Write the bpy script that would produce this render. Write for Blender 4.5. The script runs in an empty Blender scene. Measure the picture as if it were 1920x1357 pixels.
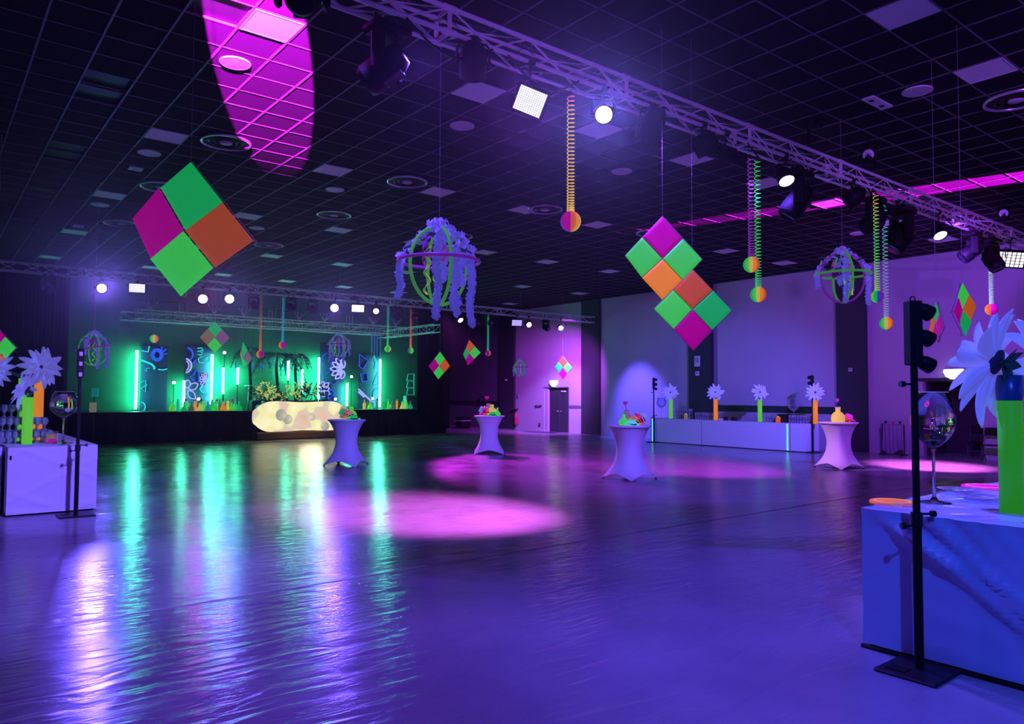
import bpy, math, random
from mathutils import Vector, Matrix, Quaternion
random.seed(7)
PI = math.pi
D = bpy.data
scene = bpy.context.scene
COL = scene.collection

# ------------------------------------------------------------------ camera
FPX = 1389.3
EYE = Vector((0, 0, 1.85))
yaw, pitch, roll = math.radians(38.507), math.radians(2.4646), math.radians(.2854)
FW = Vector((math.sin(yaw) * math.cos(pitch), math.cos(yaw) * math.cos(pitch), math.sin(pitch)))
R0 = Vector((math.cos(yaw), -math.sin(yaw), 0))
U0 = R0.cross(FW)
RT = R0 * math.cos(roll) + U0 * math.sin(roll)
UP = -R0 * math.sin(roll) + U0 * math.cos(roll)
cam_data = D.cameras.new('camera')
cam = D.objects.new('camera', cam_data)
COL.objects.link(cam)
cam_data.sensor_width = 36
cam_data.lens = FPX * 36 / 1920
cam_data.clip_end = 200
cam_data.clip_start = 0.05
m = Matrix((RT, UP, -FW)).transposed().to_4x4()
m.translation = EYE
cam.matrix_world = m
scene.camera = cam


def ray(x, y):
    return FW + RT * ((x - 960) / FPX) + UP * ((678.5 - y) / FPX)


def on_z(x, y, z):
    d = ray(x, y); return EYE + d * ((z - EYE.z) / d.z)


def on_x(x, y, X):
    d = ray(x, y); return EYE + d * (X / d.x)


def on_y(x, y, Y):
    d = ray(x, y); return EYE + d * (Y / d.y)


def at(x, y, depth):
    return EYE + ray(x, y) * depth


# ------------------------------------------------------------------ world, colour management, lights
world = D.worlds.new('world'); scene.world = world
world.use_nodes = True
world.node_tree.nodes['Background'].inputs[0].default_value = (.06, .03, .25, 1)
world.node_tree.nodes['Background'].inputs[1].default_value = .02
# thin stage haze fills the hall
_v = world.node_tree.nodes.new('ShaderNodeVolumeScatter')
_v.inputs['Color'].default_value = (1, 1, 1, 1); _v.inputs['Density'].default_value = .0003
_v.inputs['Anisotropy'].default_value = .88
world.node_tree.links.new(_v.outputs[0], world.node_tree.nodes['World Output'].inputs['Volume'])
scene.view_settings.view_transform = 'Standard'
scene.view_settings.look = 'None'
scene.view_settings.gamma = 1
scene.view_settings.use_curve_mapping = False
scene.view_settings.exposure = 0.0
cy = scene.cycles
cy.max_bounces = 6; cy.diffuse_bounces = 3; cy.glossy_bounces = 3; cy.transmission_bounces = 5
cy.transparent_max_bounces = 32; cy.volume_bounces = 0
cy.caustics_reflective = False; cy.caustics_refractive = False
cy.sample_clamp_indirect = 4.0
cy.use_denoising = True
cy.volume_step_rate = 4

VIO = (.28, .10, 1.0)
BLU = (.10, .14, 1.0)
MAG = (.85, .06, .95)
LAV = (.62, .35, 1.0)


def spot(name, loc, target, color, watts, angle, blend=.3, radius=.12):
    l = D.lights.new(name, 'SPOT')
    l.color = color; l.energy = watts; l.spot_size = math.radians(angle); l.spot_blend = blend
    l.shadow_soft_size = radius
    o = D.objects.new(name, l); COL.objects.link(o)
    o.location = loc
    o.rotation_euler = (Vector(target) - Vector(loc)).to_track_quat('-Z', 'Y').to_euler()
    return o


def point(name, loc, color, watts, radius=.15):
    l = D.lights.new(name, 'POINT')
    l.color = color; l.energy = watts; l.shadow_soft_size = radius
    o = D.objects.new(name, l); COL.objects.link(o)
    o.location = loc
    return o


def area(name, loc, target, color, watts, sx, sy):
    l = D.lights.new(name, 'AREA')
    l.shape = 'RECTANGLE'; l.size = sx; l.size_y = sy; l.color = color; l.energy = watts
    o = D.objects.new(name, l); COL.objects.link(o)
    o.location = loc
    o.rotation_euler = (Vector(target) - Vector(loc)).to_track_quat('-Z', 'Y').to_euler()
    return o


YF, ZF = 5.9, 5.35        # front truss: near lower chord
YB, ZB = 24.0, 5.12       # back truss
TS = .24
CZ = 6.22                 # ceiling underside
XW = 24.3                 # long wall
YS, ZS = 29.3, 1.13       # stage front, stage height

# washes from the lamps on the back truss
spot('wash_back_far_left', on_y(190, 546, YB - .6), (1.6, 10.0, 0), (.14, .09, 1), 1700, 62, .8, .10)
spot('wash_back_left', on_y(430, 566, YB - .6), (6.5, 9.0, 0), (.16, .08, 1), 450, 40, .8)
spot('wash_back_middle', on_y(627, 583, YB - .6), (8, 7, 0), (.16, .07, 1), 800, 55, .8)
spot('wash_back_small', on_y(705, 588, YB - .6), (13, 12, 0), (.2, .06, 1), 500, 50, .8)
spot('wash_back_magenta', on_y(380, 564, YB - .6), (5.5, 15, 0), MAG, 120, 40, .9)
spot('fill_house_left', (-2.0, -4.2, 4.2), (7, 6, 5.3), (.36, .10, 1), 2400, 34, .9)  # not on the truss: added behind the camera to brighten the front truss
spot('fill_house_right', (4.0, -4.2, 4.2), (15, 6, 5.3), (.36, .10, 1), 3600, 34, .9)  # added behind the camera too, for the right part of the front truss
for n_, px_, py_, w_, c_ in (('glare_far_left', 190, 540, 12000, (.22, .16, 1)), ('glare_magenta', 380, 560, 1800, (.8, .06, .9)), ('glare_violet', 430, 560, 4000, (.26, .18, 1)),
                             ('glare_middle', 627, 577, 4000, (.30, .15, 1)), ('glare_small', 705, 583, 2600, (.3, .15, 1))):
    _p = on_y(px_, py_, YB - .5)
    spot(n_, _p, (.3, .3, 2.2), c_, w_, 9, 1, .1)  # extra narrow beams at the lamps, aimed at the camera for haze halos
spot('glare_front_round', on_y(1131, 214, YF - .2), (.2, .2, 2.0), (.20, .16, 1), 8000, 14, 1, .08)  # extra beam towards the camera, makes the halo of the round lamp
spot('glare_front_strobe', on_y(994, 190, YF - .2), (.2, .2, 2.0), (.30, .07, 1), 3000, 14, 1, .12)  # extra beam towards the camera, makes the halo of the strobe
# washes from the front truss lamps, and spots added to fill dark places
spot('wash_front_round', on_y(1131, 222, YF + .1), (8.0, 1.0, 0), (.14, .045, 1), 1500, 120, .9)
spot('fill_front_near', (3.6, YF, 5.0), (1.9, 3.4, 0), (.17, .065, 1), 1000, 90, 1)  # added spot to brighten the foreground floor
spot('fill_table_booth', (7.4, YF, 5.0), (8.6, 17.6, .6), (.13, .10, 1), 5500, 13, .9)  # added spot to brighten the high table before the booth
spot('fill_table_far', (7.4, YF, 5.0), (13.7, 18.3, .6), (.17, .09, 1), 6500, 11, .9)  # added spot to brighten the farthest high table
spot('wash_front_middle', on_y(1472, 342, YF + .1), (13, 11, 0), (.16, .05, 1), 1000, 70, .9)
spot('wash_front_right', on_y(1760, 445, YF + .1), (24, 10, 2.2), (.28, .05, 1), 2000, 100, .9)
spot('fill_front_left', (2.6, YF, 5.0), (1.6, 13.2, .4), (.17, .11, 1), 4600, 26, .9)  # added spot to brighten the front of the left table cloth
spot('fill_front_floor_left', (3.0, YF, 5.0), (1.2, 8.8, 0), (.17, .08, 1), 1500, 60, 1)  # added spot to fill the left floor
spot('fill_table_near', (9.2, YF, 5), (12.2, 11.2, .6), (.13, .11, 1), 2600, 16, .9)  # added spot to brighten the nearest high table
spot('fill_near_cloth', (6.5, YF, 5.2), (7.0, 1.9, 1.0), (.14, .13, 1), 5000, 40, .9)  # added spot to brighten the top of the near right table
spot('fill_front_floor', (3.4, YF + .2, 5.0), (4.4, 8.6, 0), (.14, .055, 1), 2000, 76, 1)  # added spot, makes up for the weaker back truss washes on the floor
spot('fill_over_camera', (1.0, -1.5, 5.9), (5.5, 2.4, .6), (.04, .10, 1), 1700, 50, .9)  # added unseen spot behind the camera, off the truss, for the right table
spot('wash_bar', (16.0, YF + .2, 5.0), (22.6, 16.5, 1.0), (.11, .10, 1), 6000, 46, .9)
# magenta pools and the lavender beams on the wall
spot('pool_near', (7.0, YF, 5.05), (6.2, 9.75, 0), (.85, .13, .90), 14000, 40, .9)
spot('pool_band_far', (15.5, YB - .2, 4.9), (12.6, 15.4, 0), (.7, .03, .9), 11000, 30, .9)
spot('pool_band_near', (14.0, YF + .3, 4.9), (15.4, 12.2, 0), (.7, .03, .9), 10000, 40, .9)
spot('pool_right', (18.3, YF + .3, 4.8), (20.9, 8.4, 0), (.9, .14, .9), 15000, 32, .8)
spot('beam_door', (21.6, 22.6, 5.0), (24.2, 27.3, .5), (.34, .19, 1.0), 3400, 44, .7)
spot('beam_door_wide', (21.6, 22.6, 5.0), (24.2, 28.3, 1.0), (.55, .05, 1.0), 3800, 80, 1)
spot('beam_panel', (21.3, YB - 2.2, 5.1), (24.3, 21.6, 1.0), (.13, .07, 1.0), 3000, 48, .8)
spot('beam_table_magenta', (12.0, 12.5, 5.6), (18.4, 9.7, .6), (.7, .25, 1), 2600, 12, .5)
# the two beams that graze the ceiling, thrown by fixtures outside the picture
spot('beam_ceiling_pink', (.86, 3.8, 5.45), (2.46, 7.46, 6.15), (.80, .008, .85), 420000, 12.8, .04, .02)
spot('beam_ceiling_streak', (19.2, -3.0, 5.6), (16.86, 5.73, 6.42), (.75, .004, .75), 1500000, 6.4, .25, .02)


# ------------------------------------------------------------------ materials
MATS = {}


def mat(name, col, rough=.6, metal=0, em=None, es=0, spec=.5, noise=0, nscale=8, bump=0, alpha=1, coat=0):
    if name in MATS: return MATS[name]
    mt = D.materials.new(name); MATS[name] = mt
    mt.use_nodes = True
    nt = mt.node_tree
    b = nt.nodes['Principled BSDF']
    b.inputs['Base Color'].default_value = (*col, 1)
    b.inputs['Roughness'].default_value = rough
    b.inputs['Metallic'].default_value = metal
    b.inputs['Specular IOR Level'].default_value = spec
    b.inputs['Coat Weight'].default_value = coat
    if em is not None:
        b.inputs['Emission Color'].default_value = (*em, 1)
        b.inputs['Emission Strength'].default_value = es
    if alpha < 1: b.inputs['Alpha'].default_value = alpha
    if noise or bump:
        tc = nt.nodes.new('ShaderNodeTexCoord')
        n = nt.nodes.new('ShaderNodeTexNoise')
        n.inputs['Scale'].default_value = nscale
        n.inputs['Detail'].default_value = 4
        nt.links.new(tc.outputs['Object'], n.inputs['Vector'])
        if noise:
            mx = nt.nodes.new('ShaderNodeMix'); mx.data_type = 'RGBA'
            mx.inputs['A'].default_value = (*[c * (1 - noise) for c in col], 1)
            mx.inputs['B'].default_value = (*[min(1, c * (1 + noise)) for c in col], 1)
            nt.links.new(n.outputs['Fac'], mx.inputs['Factor'])
            nt.links.new(mx.outputs['Result'], b.inputs['Base Color'])
        if bump:
            bp = nt.nodes.new('ShaderNodeBump')
            bp.inputs['Strength'].default_value = bump
            bp.inputs['Distance'].default_value = .02
            nt.links.new(n.outputs['Fac'], bp.inputs['Height'])
            nt.links.new(bp.outputs['Normal'], b.inputs['Normal'])
    return mt


def glow(name, col, strength):
    if name in MATS: return MATS[name]
    mt = D.materials.new(name); MATS[name] = mt
    mt.use_nodes = True
    nt = mt.node_tree
    nt.nodes.remove(nt.nodes['Principled BSDF'])
    e = nt.nodes.new('ShaderNodeEmission')
    e.inputs[0].default_value = (*col, 1); e.inputs[1].default_value = strength
    nt.links.new(e.outputs[0], nt.nodes['Material Output'].inputs[0])
    return mt


def fluor(name, col, es=.5, rough=.55):
    """Fluorescent dye: glows a little in its own colour under the ultraviolet lamps."""
    return mat(name, (col[0] * .75, col[1] * .6, col[2] * .35), rough, em=col, es=es, noise=.06, nscale=3, spec=.25)


def glass(name, tint=(.9, .9, 1), base=.04, edge=.75, milk=.22):
    if name in MATS: return MATS[name]
    mt = D.materials.new(name); MATS[name] = mt
    mt.use_nodes = True
    nt = mt.node_tree
    nt.nodes.remove(nt.nodes['Principled BSDF'])
    t = nt.nodes.new('ShaderNodeBsdfTransparent'); t.inputs[0].default_value = (*tint, 1)
    g = nt.nodes.new('ShaderNodeBsdfGlossy'); g.inputs['Roughness'].default_value = .04
    g.inputs[0].default_value = (1, 1, 1, 1)
    d = nt.nodes.new('ShaderNodeBsdfDiffuse'); d.inputs[0].default_value = (.8, .8, .85, 1)
    a = nt.nodes.new('ShaderNodeMixShader'); a.inputs[0].default_value = milk
    nt.links.new(g.outputs[0], a.inputs[1]); nt.links.new(d.outputs[0], a.inputs[2])
    lw = nt.nodes.new('ShaderNodeLayerWeight'); lw.inputs[0].default_value = .35
    mr = nt.nodes.new('ShaderNodeMapRange')
    mr.inputs['To Min'].default_value = base; mr.inputs['To Max'].default_value = edge
    nt.links.new(lw.outputs['Facing'], mr.inputs['Value'])
    mx = nt.nodes.new('ShaderNodeMixShader')
    nt.links.new(mr.outputs[0], mx.inputs[0])
    nt.links.new(t.outputs[0], mx.inputs[1]); nt.links.new(a.outputs[0], mx.inputs[2])
    nt.links.new(mx.outputs[0], nt.nodes['Material Output'].inputs[0])
    return mt


def floor_material():
    mt = D.materials.new('floor_vinyl'); mt.use_nodes = True
    nt = mt.node_tree; b = nt.nodes['Principled BSDF']; L = nt.links
    tc = nt.nodes.new('ShaderNodeTexCoord')
    n1 = nt.nodes.new('ShaderNodeTexNoise'); n1.inputs['Scale'].default_value = .9
    n1.inputs['Detail'].default_value = 6; n1.inputs['Roughness'].default_value = .6
    L.new(tc.outputs['Object'], n1.inputs['Vector'])
    cr = nt.nodes.new('ShaderNodeValToRGB')
    cr.color_ramp.elements[0].position = .3; cr.color_ramp.elements[0].color = (.30, .30, .33, 1)
    cr.color_ramp.elements[1].position = .75; cr.color_ramp.elements[1].color = (.42, .42, .46, 1)
    L.new(n1.outputs['Fac'], cr.inputs[0]); L.new(cr.outputs[0], b.inputs['Base Color'])
    # wavy laid sheets: low ripples and scuffs
    mp = nt.nodes.new('ShaderNodeMapping'); mp.inputs['Rotation'].default_value = (0, 0, math.radians(38))
    mp.inputs['Scale'].default_value = (1.2, 5.5, 1)
    L.new(tc.outputs['Object'], mp.inputs['Vector'])
    n2 = nt.nodes.new('ShaderNodeTexNoise'); n2.inputs['Scale'].default_value = 1.6
    n2.inputs['Detail'].default_value = 5; n2.inputs['Distortion'].default_value = 1.2
    L.new(mp.outputs[0], n2.inputs['Vector'])
    bp = nt.nodes.new('ShaderNodeBump'); bp.inputs['Strength'].default_value = .35
    bp.inputs['Distance'].default_value = .03
    L.new(n2.outputs['Fac'], bp.inputs['Height']); L.new(bp.outputs[0], b.inputs['Normal'])
    mr = nt.nodes.new('ShaderNodeMapRange')
    mr.inputs['To Min'].default_value = .10; mr.inputs['To Max'].default_value = .27
    L.new(n1.outputs['Fac'], mr.inputs['Value']); L.new(mr.outputs[0], b.inputs['Roughness'])
    b.inputs['Specular IOR Level'].default_value = 1.0
    return mt


M_floor = floor_material()
M_black = mat('black_paint', (.005, .005, .007), .6, spec=.2)
M_blackm = mat('black_metal', (.010, .010, .014), .45, spec=.3)
M_cloth_black = mat('black_curtain', (.004, .004, .006), .98, noise=.3, nscale=2, spec=.05)
M_tile = mat('charcoal_ceiling_tile', (.015, .015, .019), .95, spec=.05, noise=.25, nscale=60)
M_grid = mat('grey_ceiling_rail', (.12, .12, .145), .6, spec=.2)
M_lamp_off = mat('frosted_light_panel', (.80, .80, .85), .7)
M_disc = mat('pale_disc', (.55, .56, .60), .6)
M_alu = mat('brushed_aluminium', (.80, .80, .84), .35, metal=.0, spec=1)
M_wall = mat('light_grey_wall', (.50, .46, .54), .75, noise=.06, nscale=1.5, bump=.05)
M_wall_dark = mat('anthracite_wall', (.035, .035, .05), .7, noise=.1)
M_rail = mat('dark_dado_rail', (.02, .02, .035), .5)
M_white = mat('white_plastic', (.7, .7, .74), .5)
M_stretch = mat('white_stretch_cloth', (.80, .80, .84), .8, noise=.03, nscale=20)
M_cloth = mat('white_table_cloth', (.74, .74, .80), .75, noise=.05, nscale=6, bump=.12)
M_film = mat('clear_plastic_film', (.45, .52, .72), .32, spec=.7, noise=.06, nscale=4, bump=.1)
M_petal = mat('violet_glow_petal', (.62, .64, .92), .6, em=(.22, .22, .90), es=.30, noise=.12, nscale=9)  # violet light on the white petals is put in as tint and glow
M_wist = mat('white_wisteria_petal', (.62, .62, .9), .7, em=(.14, .12, .80), es=.17)  # blue tint and glow brighten the blossoms in place of lamp light
M_leaf = mat('dark_green_leaf', (.02, .12, .06), .6)
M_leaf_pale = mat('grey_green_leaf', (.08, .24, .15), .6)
M_purple_fl = mat('purple_satin_flower', (.30, .03, .36), .6, em=(.3, .02, .4), es=.05)
M_pinkfl = mat('pink_satin_flower', (.6, .12, .5), .6, em=(.6, .1, .5), es=.12)
M_glass = glass('clear_glass')
M_goblet = D.materials.new('goblet_glass'); M_goblet.use_nodes = True
_b = M_goblet.node_tree.nodes['Principled BSDF']
_b.inputs['Transmission Weight'].default_value = 1; _b.inputs['Roughness'].default_value = .01; _b.inputs['IOR'].default_value = 1.45
_b.inputs['Base Color'].default_value = (1, 1, 1, 1)
M_glass_far = glass('clear_glass_stacked', base=.36, edge=.95, milk=.55)
F_green = fluor('fluorescent_green_film', (.06, .85, .11), .50)
F_lime = fluor('fluorescent_lime', (.16, .90, .05), .45)
F_mint = fluor('fluorescent_mint', (.01, .66, .16), .42)
F_mag = fluor('fluorescent_magenta', (.62, .0, .40), .42)
F_orange = fluor('fluorescent_orange', (.90, .17, .03), .42)
F_orange2 = fluor('fluorescent_deep_orange', (.70, .12, .04), .38)
F_amber = fluor('fluorescent_amber', (1.0, .30, .03), .55)
F_yellow = fluor('fluorescent_yellow', (.75, .62, .12), .55)
F_mauve = fluor('dusty_mauve_film', (.38, .16, .38), .35)
F_tan = fluor('tan_film', (.40, .26, .13), .35)
F_cyan = fluor('fluorescent_cyan', (.15, .75, .85), .5)
F_hoop = fluor('fluorescent_green_hoop', (.10, .62, .10), .25)
F_hoop_p = mat('purple_hoop', (.35, .04, .42), .4, em=(.3, .03, .4), es=.18)
G_tube = glow('cyan_white_neon', (.09, 1.0, .60), 62)
G_lamp = glow('violet_white_lamp', (.85, .80, 1.0), 4)
G_lamp_mag = glow('magenta_white_lamp', (1.0, .75, 1.0), 4)
G_led = glow('violet_led_cell', (.93, .91, 1.0), 1.7)
G_led_dim = glow('dim_violet_led_cell', (.42, .36, 1.0), 1.1)
G_slit = glow('pink_beam_slot', (1, .5, 1), 6)
G_exit = glow('lit_exit_sign', (1, .98, .9), 5)
G_neon_b = glow('blue_neon_line', (.02, .12, .9), .9)
G_neon_c = glow('cyan_neon_line', (.02, .75, .75), 1.0)
G_neon_v = glow('pale_violet_neon_line', (.35, .40, 1.0), 1.1)
G_win = glow('violet_lit_window', (.30, .14, .95), .9)
G_small = glow('small_pink_lamp', (1, .5, 1), 8)


# ------------------------------------------------------------------ mesh helpers
class MB:
    def __init__(s):
        s.v = []; s.f = []; s.sm = []; s.mi = []

    def add(s, vs, fs, smooth=False, mi=0):
        k = len(s.v)
        s.v += [tuple(p) for p in vs]
        for f in fs:
            s.f.append([i + k for i in f]); s.sm.append(smooth); s.mi.append(mi)
        return s

    def box(s, a, b, mi=0):
        x0, y0, z0 = [min(p, q) for p, q in zip(a, b)]; x1, y1, z1 = [max(p, q) for p, q in zip(a, b)]
        return s.add([(x0, y0, z0), (x1, y0, z0), (x1, y1, z0), (x0, y1, z0), (x0, y0, z1), (x1, y0, z1), (x1, y1, z1), (x0, y1, z1)],
                     [(0, 3, 2, 1), (4, 5, 6, 7), (0, 1, 5, 4), (1, 2, 6, 5), (2, 3, 7, 6), (3, 0, 4, 7)], mi=mi)

    def bbox(s, a, b, c=.01, mi=0):
        """box with chamfered edges"""
        lo = Vector([min(p, q) for p, q in zip(a, b)]); hi = Vector([max(p, q) for p, q in zip(a, b)])
        c = min(c, *[(hi[i] - lo[i]) * .45 for i in range(3)])
        vs = []; idx = {}
        for sx in (0, 1):
            for sy in (0, 1):
                for sz in (0, 1):
                    corner = (hi.x if sx else lo.x, hi.y if sy else lo.y, hi.z if sz else lo.z)
                    for ax in range(3):
                        p = list(corner)
                        for o in range(3):
                            if o != ax: p[o] += -c if (sx, sy, sz)[o] else c
                        idx[(sx, sy, sz, ax)] = len(vs); vs.append(p)
        fs = []
        for ax in range(3):
            o1, o2 = [o for o in range(3) if o != ax]
            for sd in (0, 1):
                q = []
                for u, w in ((0, 0), (1, 0), (1, 1), (0, 1)):
                    k = [0, 0, 0]; k[ax] = sd; k[o1] = u; k[o2] = w
                    q.append(idx[(*k, ax)])
                fs.append(q if (sd == 1) == (ax != 1) else q[::-1])
            for u in (0, 1):
                for w in (0, 1):
                    q = []
                    for e, axx in ((0, o1), (0, o2), (1, o2), (1, o1)):
                        k = [0, 0, 0]; k[ax] = e; k[o1] = u; k[o2] = w
                        q.append(idx[(*k, axx)])
                    fs.append(q)
        for sx in (0, 1):
            for sy in (0, 1):
                for sz in (0, 1):
                    fs.append([idx[(sx, sy, sz, a_)] for a_ in range(3)])
        return s.add(vs, fs, mi=mi)

    def ring_frame(s, d):
        d = Vector(d).normalized()
        u = d.cross(Vector((0, 0, 1)))
        if u.length < 1e-3: u = d.cross(Vector((1, 0, 0)))
        u.normalize(); return u, d.cross(u).normalized()

    def cyl(s, a, b, r, r2=None, n=10, caps=True, mi=0, smooth=True):
        a = Vector(a); b = Vector(b); r2 = r if r2 is None else r2
        u, w = s.ring_frame(b - a)
        vs = []
        for p, rr in ((a, r), (b, r2)):
            for i in range(n):
                t = 2 * PI * i / n
                vs.append(p + u * (rr * math.cos(t)) + w * (rr * math.sin(t)))
        fs = [(i, (i + 1) % n, n + (i + 1) % n, n + i) for i in range(n)]
        s.add(vs, fs, smooth, mi)
        if caps:
            s.add(vs[:n], [tuple(range(n))[::-1]], False, mi); s.add(vs[n:], [tuple(range(n))], False, mi)
        return s

    def tube(s, pts, r, n=6, closed=False, mi=0, rr=None):
        pts = [Vector(p) for p in pts]; N = len(pts)
        vs = []; u = None
        for i, p in enumerate(pts):
            if closed: t = pts[(i + 1) % N] - pts[i - 1]
            else: t = pts[min(i + 1, N - 1)] - pts[max(i - 1, 0)]
            t.normalize()
            if u is None: u, w = s.ring_frame(t)
            else:
                u = (u - t * u.dot(t))
                if u.length < 1e-6: u, w = s.ring_frame(t)
                u.normalize(); w = t.cross(u)
            q = r if rr is None else rr[i]
            for k in range(n):
                a = 2 * PI * k / n
                vs.append(p + u * (q * math.cos(a)) + w * (q * math.sin(a)))
        fs = []
        for i in range(N if closed else N - 1):
            j = (i + 1) % N
            for k in range(n):
                fs.append((i * n + k, i * n + (k + 1) % n, j * n + (k + 1) % n, j * n + k))
        if not closed:
            fs.append(tuple(range(n))[::-1]); fs.append(tuple((N - 1) * n + k for k in range(n)))
        return s.add(vs, fs, True, mi)

    def lathe(s, prof, n=24, o=(0, 0, 0), mi=0, smooth=True):
        """prof: list of (radius, z)"""
        vs = []
        for r, z in prof:
            for i in range(n):
                t = 2 * PI * i / n
                vs.append((o[0] + r * math.cos(t), o[1] + r * math.sin(t), o[2] + z))
        fs = []
        for j in range(len(prof) - 1):
            for i in range(n):
                fs.append((j * n + i, j * n + (i + 1) % n, (j + 1) * n + (i + 1) % n, (j + 1) * n + i))
        return s.add(vs, fs, smooth, mi)

    def sphere(s, c, r, n=14, k=8, mi=0, sc=(1, 1, 1)):
        vs = [(c[0], c[1], c[2] - r * sc[2])]
        for j in range(1, k):
            p = -PI / 2 + PI * j / k
            for i in range(n):
                t = 2 * PI * i / n
                vs.append((c[0] + r * sc[0] * math.cos(p) * math.cos(t), c[1] + r * sc[1] * math.cos(p) * math.sin(t), c[2] + r * sc[2] * math.sin(p)))
        vs.append((c[0], c[1], c[2] + r * sc[2]))
        fs = [(0, 1 + (i + 1) % n, 1 + i) for i in range(n)]
        for j in range(k - 2):
            for i in range(n):
                a = 1 + j * n
                fs.append((a + i, a + (i + 1) % n, a + n + (i + 1) % n, a + n + i))
        a = 1 + (k - 2) * n; e = len(vs) - 1
        fs += [(a + i, a + (i + 1) % n, e) for i in range(n)]
        return s.add(vs, fs, True, mi)

    def grid(s, P, nu, nv, th=0, mi=0, smooth=True):
        """P(u,v)->Vector, u,v in 0..1; optional thickness along the local normal"""
        pts = [[Vector(P(i / nu, j / nv)) for j in range(nv + 1)] for i in range(nu + 1)]
        W = nv + 1
        vs = [p for row in pts for p in row]
        fs = [(i * W + j, (i + 1) * W + j, (i + 1) * W + j + 1, i * W + j + 1) for i in range(nu) for j in range(nv)]
        if not th: return s.add(vs, fs, smooth, mi)
        ns = []
        for i in range(nu + 1):
            for j in range(nv + 1):
                a = pts[min(i + 1, nu)][j] - pts[max(i - 1, 0)][j]; b = pts[i][min(j + 1, nv)] - pts[i][max(j - 1, 0)]
                c = a.cross(b); ns.append(c.normalized() if c.length > 1e-9 else Vector((0, 0, 1)))
        K = len(vs)
        vs2 = [p - n_ * th for p, n_ in zip(vs, ns)]
        fs2 = [tuple(K + q for q in f[::-1]) for f in fs]
        rim = [(i * W) for i in range(nu + 1)] + [nu * W + j for j in range(1, W)] + [i * W + nv for i in range(nu - 1, -1, -1)] + [j for j in range(nv - 1, 0, -1)]
        fs3 = [(rim[(i + 1) % len(rim)], rim[i], rim[i] + K, rim[(i + 1) % len(rim)] + K) for i in range(len(rim))]
        s.add(vs + vs2, fs + fs2 + fs3, smooth, mi)
        return s

    def mesh(s, name, mats):
        me = D.meshes.new(name)
        me.from_pydata(s.v, [], s.f)
        me.polygons.foreach_set('use_smooth', s.sm)
        me.polygons.foreach_set('material_index', s.mi)
        for m_ in (mats if isinstance(mats, (list, tuple)) else [mats]): me.materials.append(m_)
        me.update()
        return me

    def build(s, name, mats, parent=None, loc=None):
        return put(name, s.mesh(name, mats), parent, loc)


def put(name, me, parent=None, loc=None, rot=None, scale=None):
    o = D.objects.new(name, me); COL.objects.link(o)
    if parent is not None: o.parent = parent
    if loc is not None: o.location = loc
    if rot is not None: o.rotation_euler = rot
    if scale is not None: o.scale = scale
    return o


def tag(o, label, cat, group=None, kind=None):
    o['label'] = label; o['category'] = cat
    if group: o['group'] = group
    if kind: o['kind'] = kind
    return o


def thing(name, label, cat, loc=(0, 0, 0), rz=0, group=None):
    o = D.objects.new(name, None); COL.objects.link(o)
    o.location = loc; o.rotation_euler = (0, 0, rz); o.empty_display_size = .1
    return tag(o, label, cat, group)


def struct(name, mb, m_, parent=None):
    o = mb.build(name, m_, parent)
    if parent is None: o['kind'] = 'structure'
    return o


def copy_tree(root, loc, label, rz=None, group=None):
    kids = {}
    for ch in root.children_recursive: kids.setdefault(ch.parent.name, []).append(ch)

    def rec(o, parent):
        c = o.copy(); COL.objects.link(c)
        if parent is not None:
            c.parent = parent
        for k in kids.get(o.name, []): rec(k, c)
        return c
    r = rec(root, None)
    r.location = loc
    if rz is not None: r.rotation_euler = (0, 0, rz)
    r['label'] = label
    if group: r['group'] = group
    return r


def face(o, d):
    """turn an object's local -Z towards direction d"""
    o.rotation_mode = 'XYZ'
    o.rotation_euler = Vector(d).to_track_quat('-Z', 'Y').to_euler()


ORD = ['first', 'second', 'third', 'fourth', 'fifth', 'sixth', 'seventh', 'eighth', 'ninth', 'tenth', 'eleventh', 'twelfth', 'thirteenth', 'fourteenth', 'fifteenth', 'sixteenth', 'seventeenth', 'eighteenth', 'nineteenth', 'twentieth']

# ------------------------------------------------------------------ room shell
X0, Y0, Y1 = -7.0, -5.0, 38.0
fl = struct('floor', MB().box((X0, Y0, -.1), (XW + 2.2, Y1, 0)), M_floor)
# raised welded seam across the floor
MB().add([(X0, 6.93, .001), (XW, 6.62, .001), (XW, 6.65, .003), (X0, 6.96, .003), (X0, 6.99, .001), (XW, 6.68, .001)],
         [(0, 1, 2, 3), (3, 2, 5, 4)]).build('seam', mat('seam_weld', (.34, .30, .36), .3), fl)

ceil = struct('ceiling', MB().box((X0, Y0, CZ + .035), (XW + 2.2, Y1, CZ + .12)), M_black)
TT = .61
GX, GY = 1.0, 9.5
LI = [3, 8, 12, 16, 20, 24, 29, 34]
LJ = [-18, -10, -2, 6, 14, 22, 30, 38]
lamps_ij = {(i, j) for i in LI for j in LJ}
holes = {(1, 3), (1, 4), (1, 9), (1, 10), (1, 15), (1, 16), (1, 21), (3, -4), (2, -4), (3, -3)}
holes = {(1, 3), (1, 4), (1, 9), (1, 10), (1, 15), (1, 16), (1, 21), (1, -2), (2, -2)}
cells = []
for i in range(-13, 38):
    for j in range(-23, 47):
        x, y = GX + (i + .5) * TT, GY + (j + .5) * TT
        if x + TT / 2 > XW + .1 or (i, j) in lamps_ij or (i, j) in holes: continue
        d = Vector((x, y, CZ)) - EYE
        z = d.dot(FW)
        px = 960 + FPX * d.dot(RT) / z if z > .3 else -9999
        py = 678.5 - FPX * d.dot(UP) / z if z > .3 else -9999
        vis = -80 < px < 2000 and -60 < py < 700
        cells.append((0 if vis else 1, d.length, x, y))
cells.sort()
tile_me = MB().box((-.288, -.288, 0), (.288, .288, .018)).mesh('ceiling_tile', M_tile)
far = MB()
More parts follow.
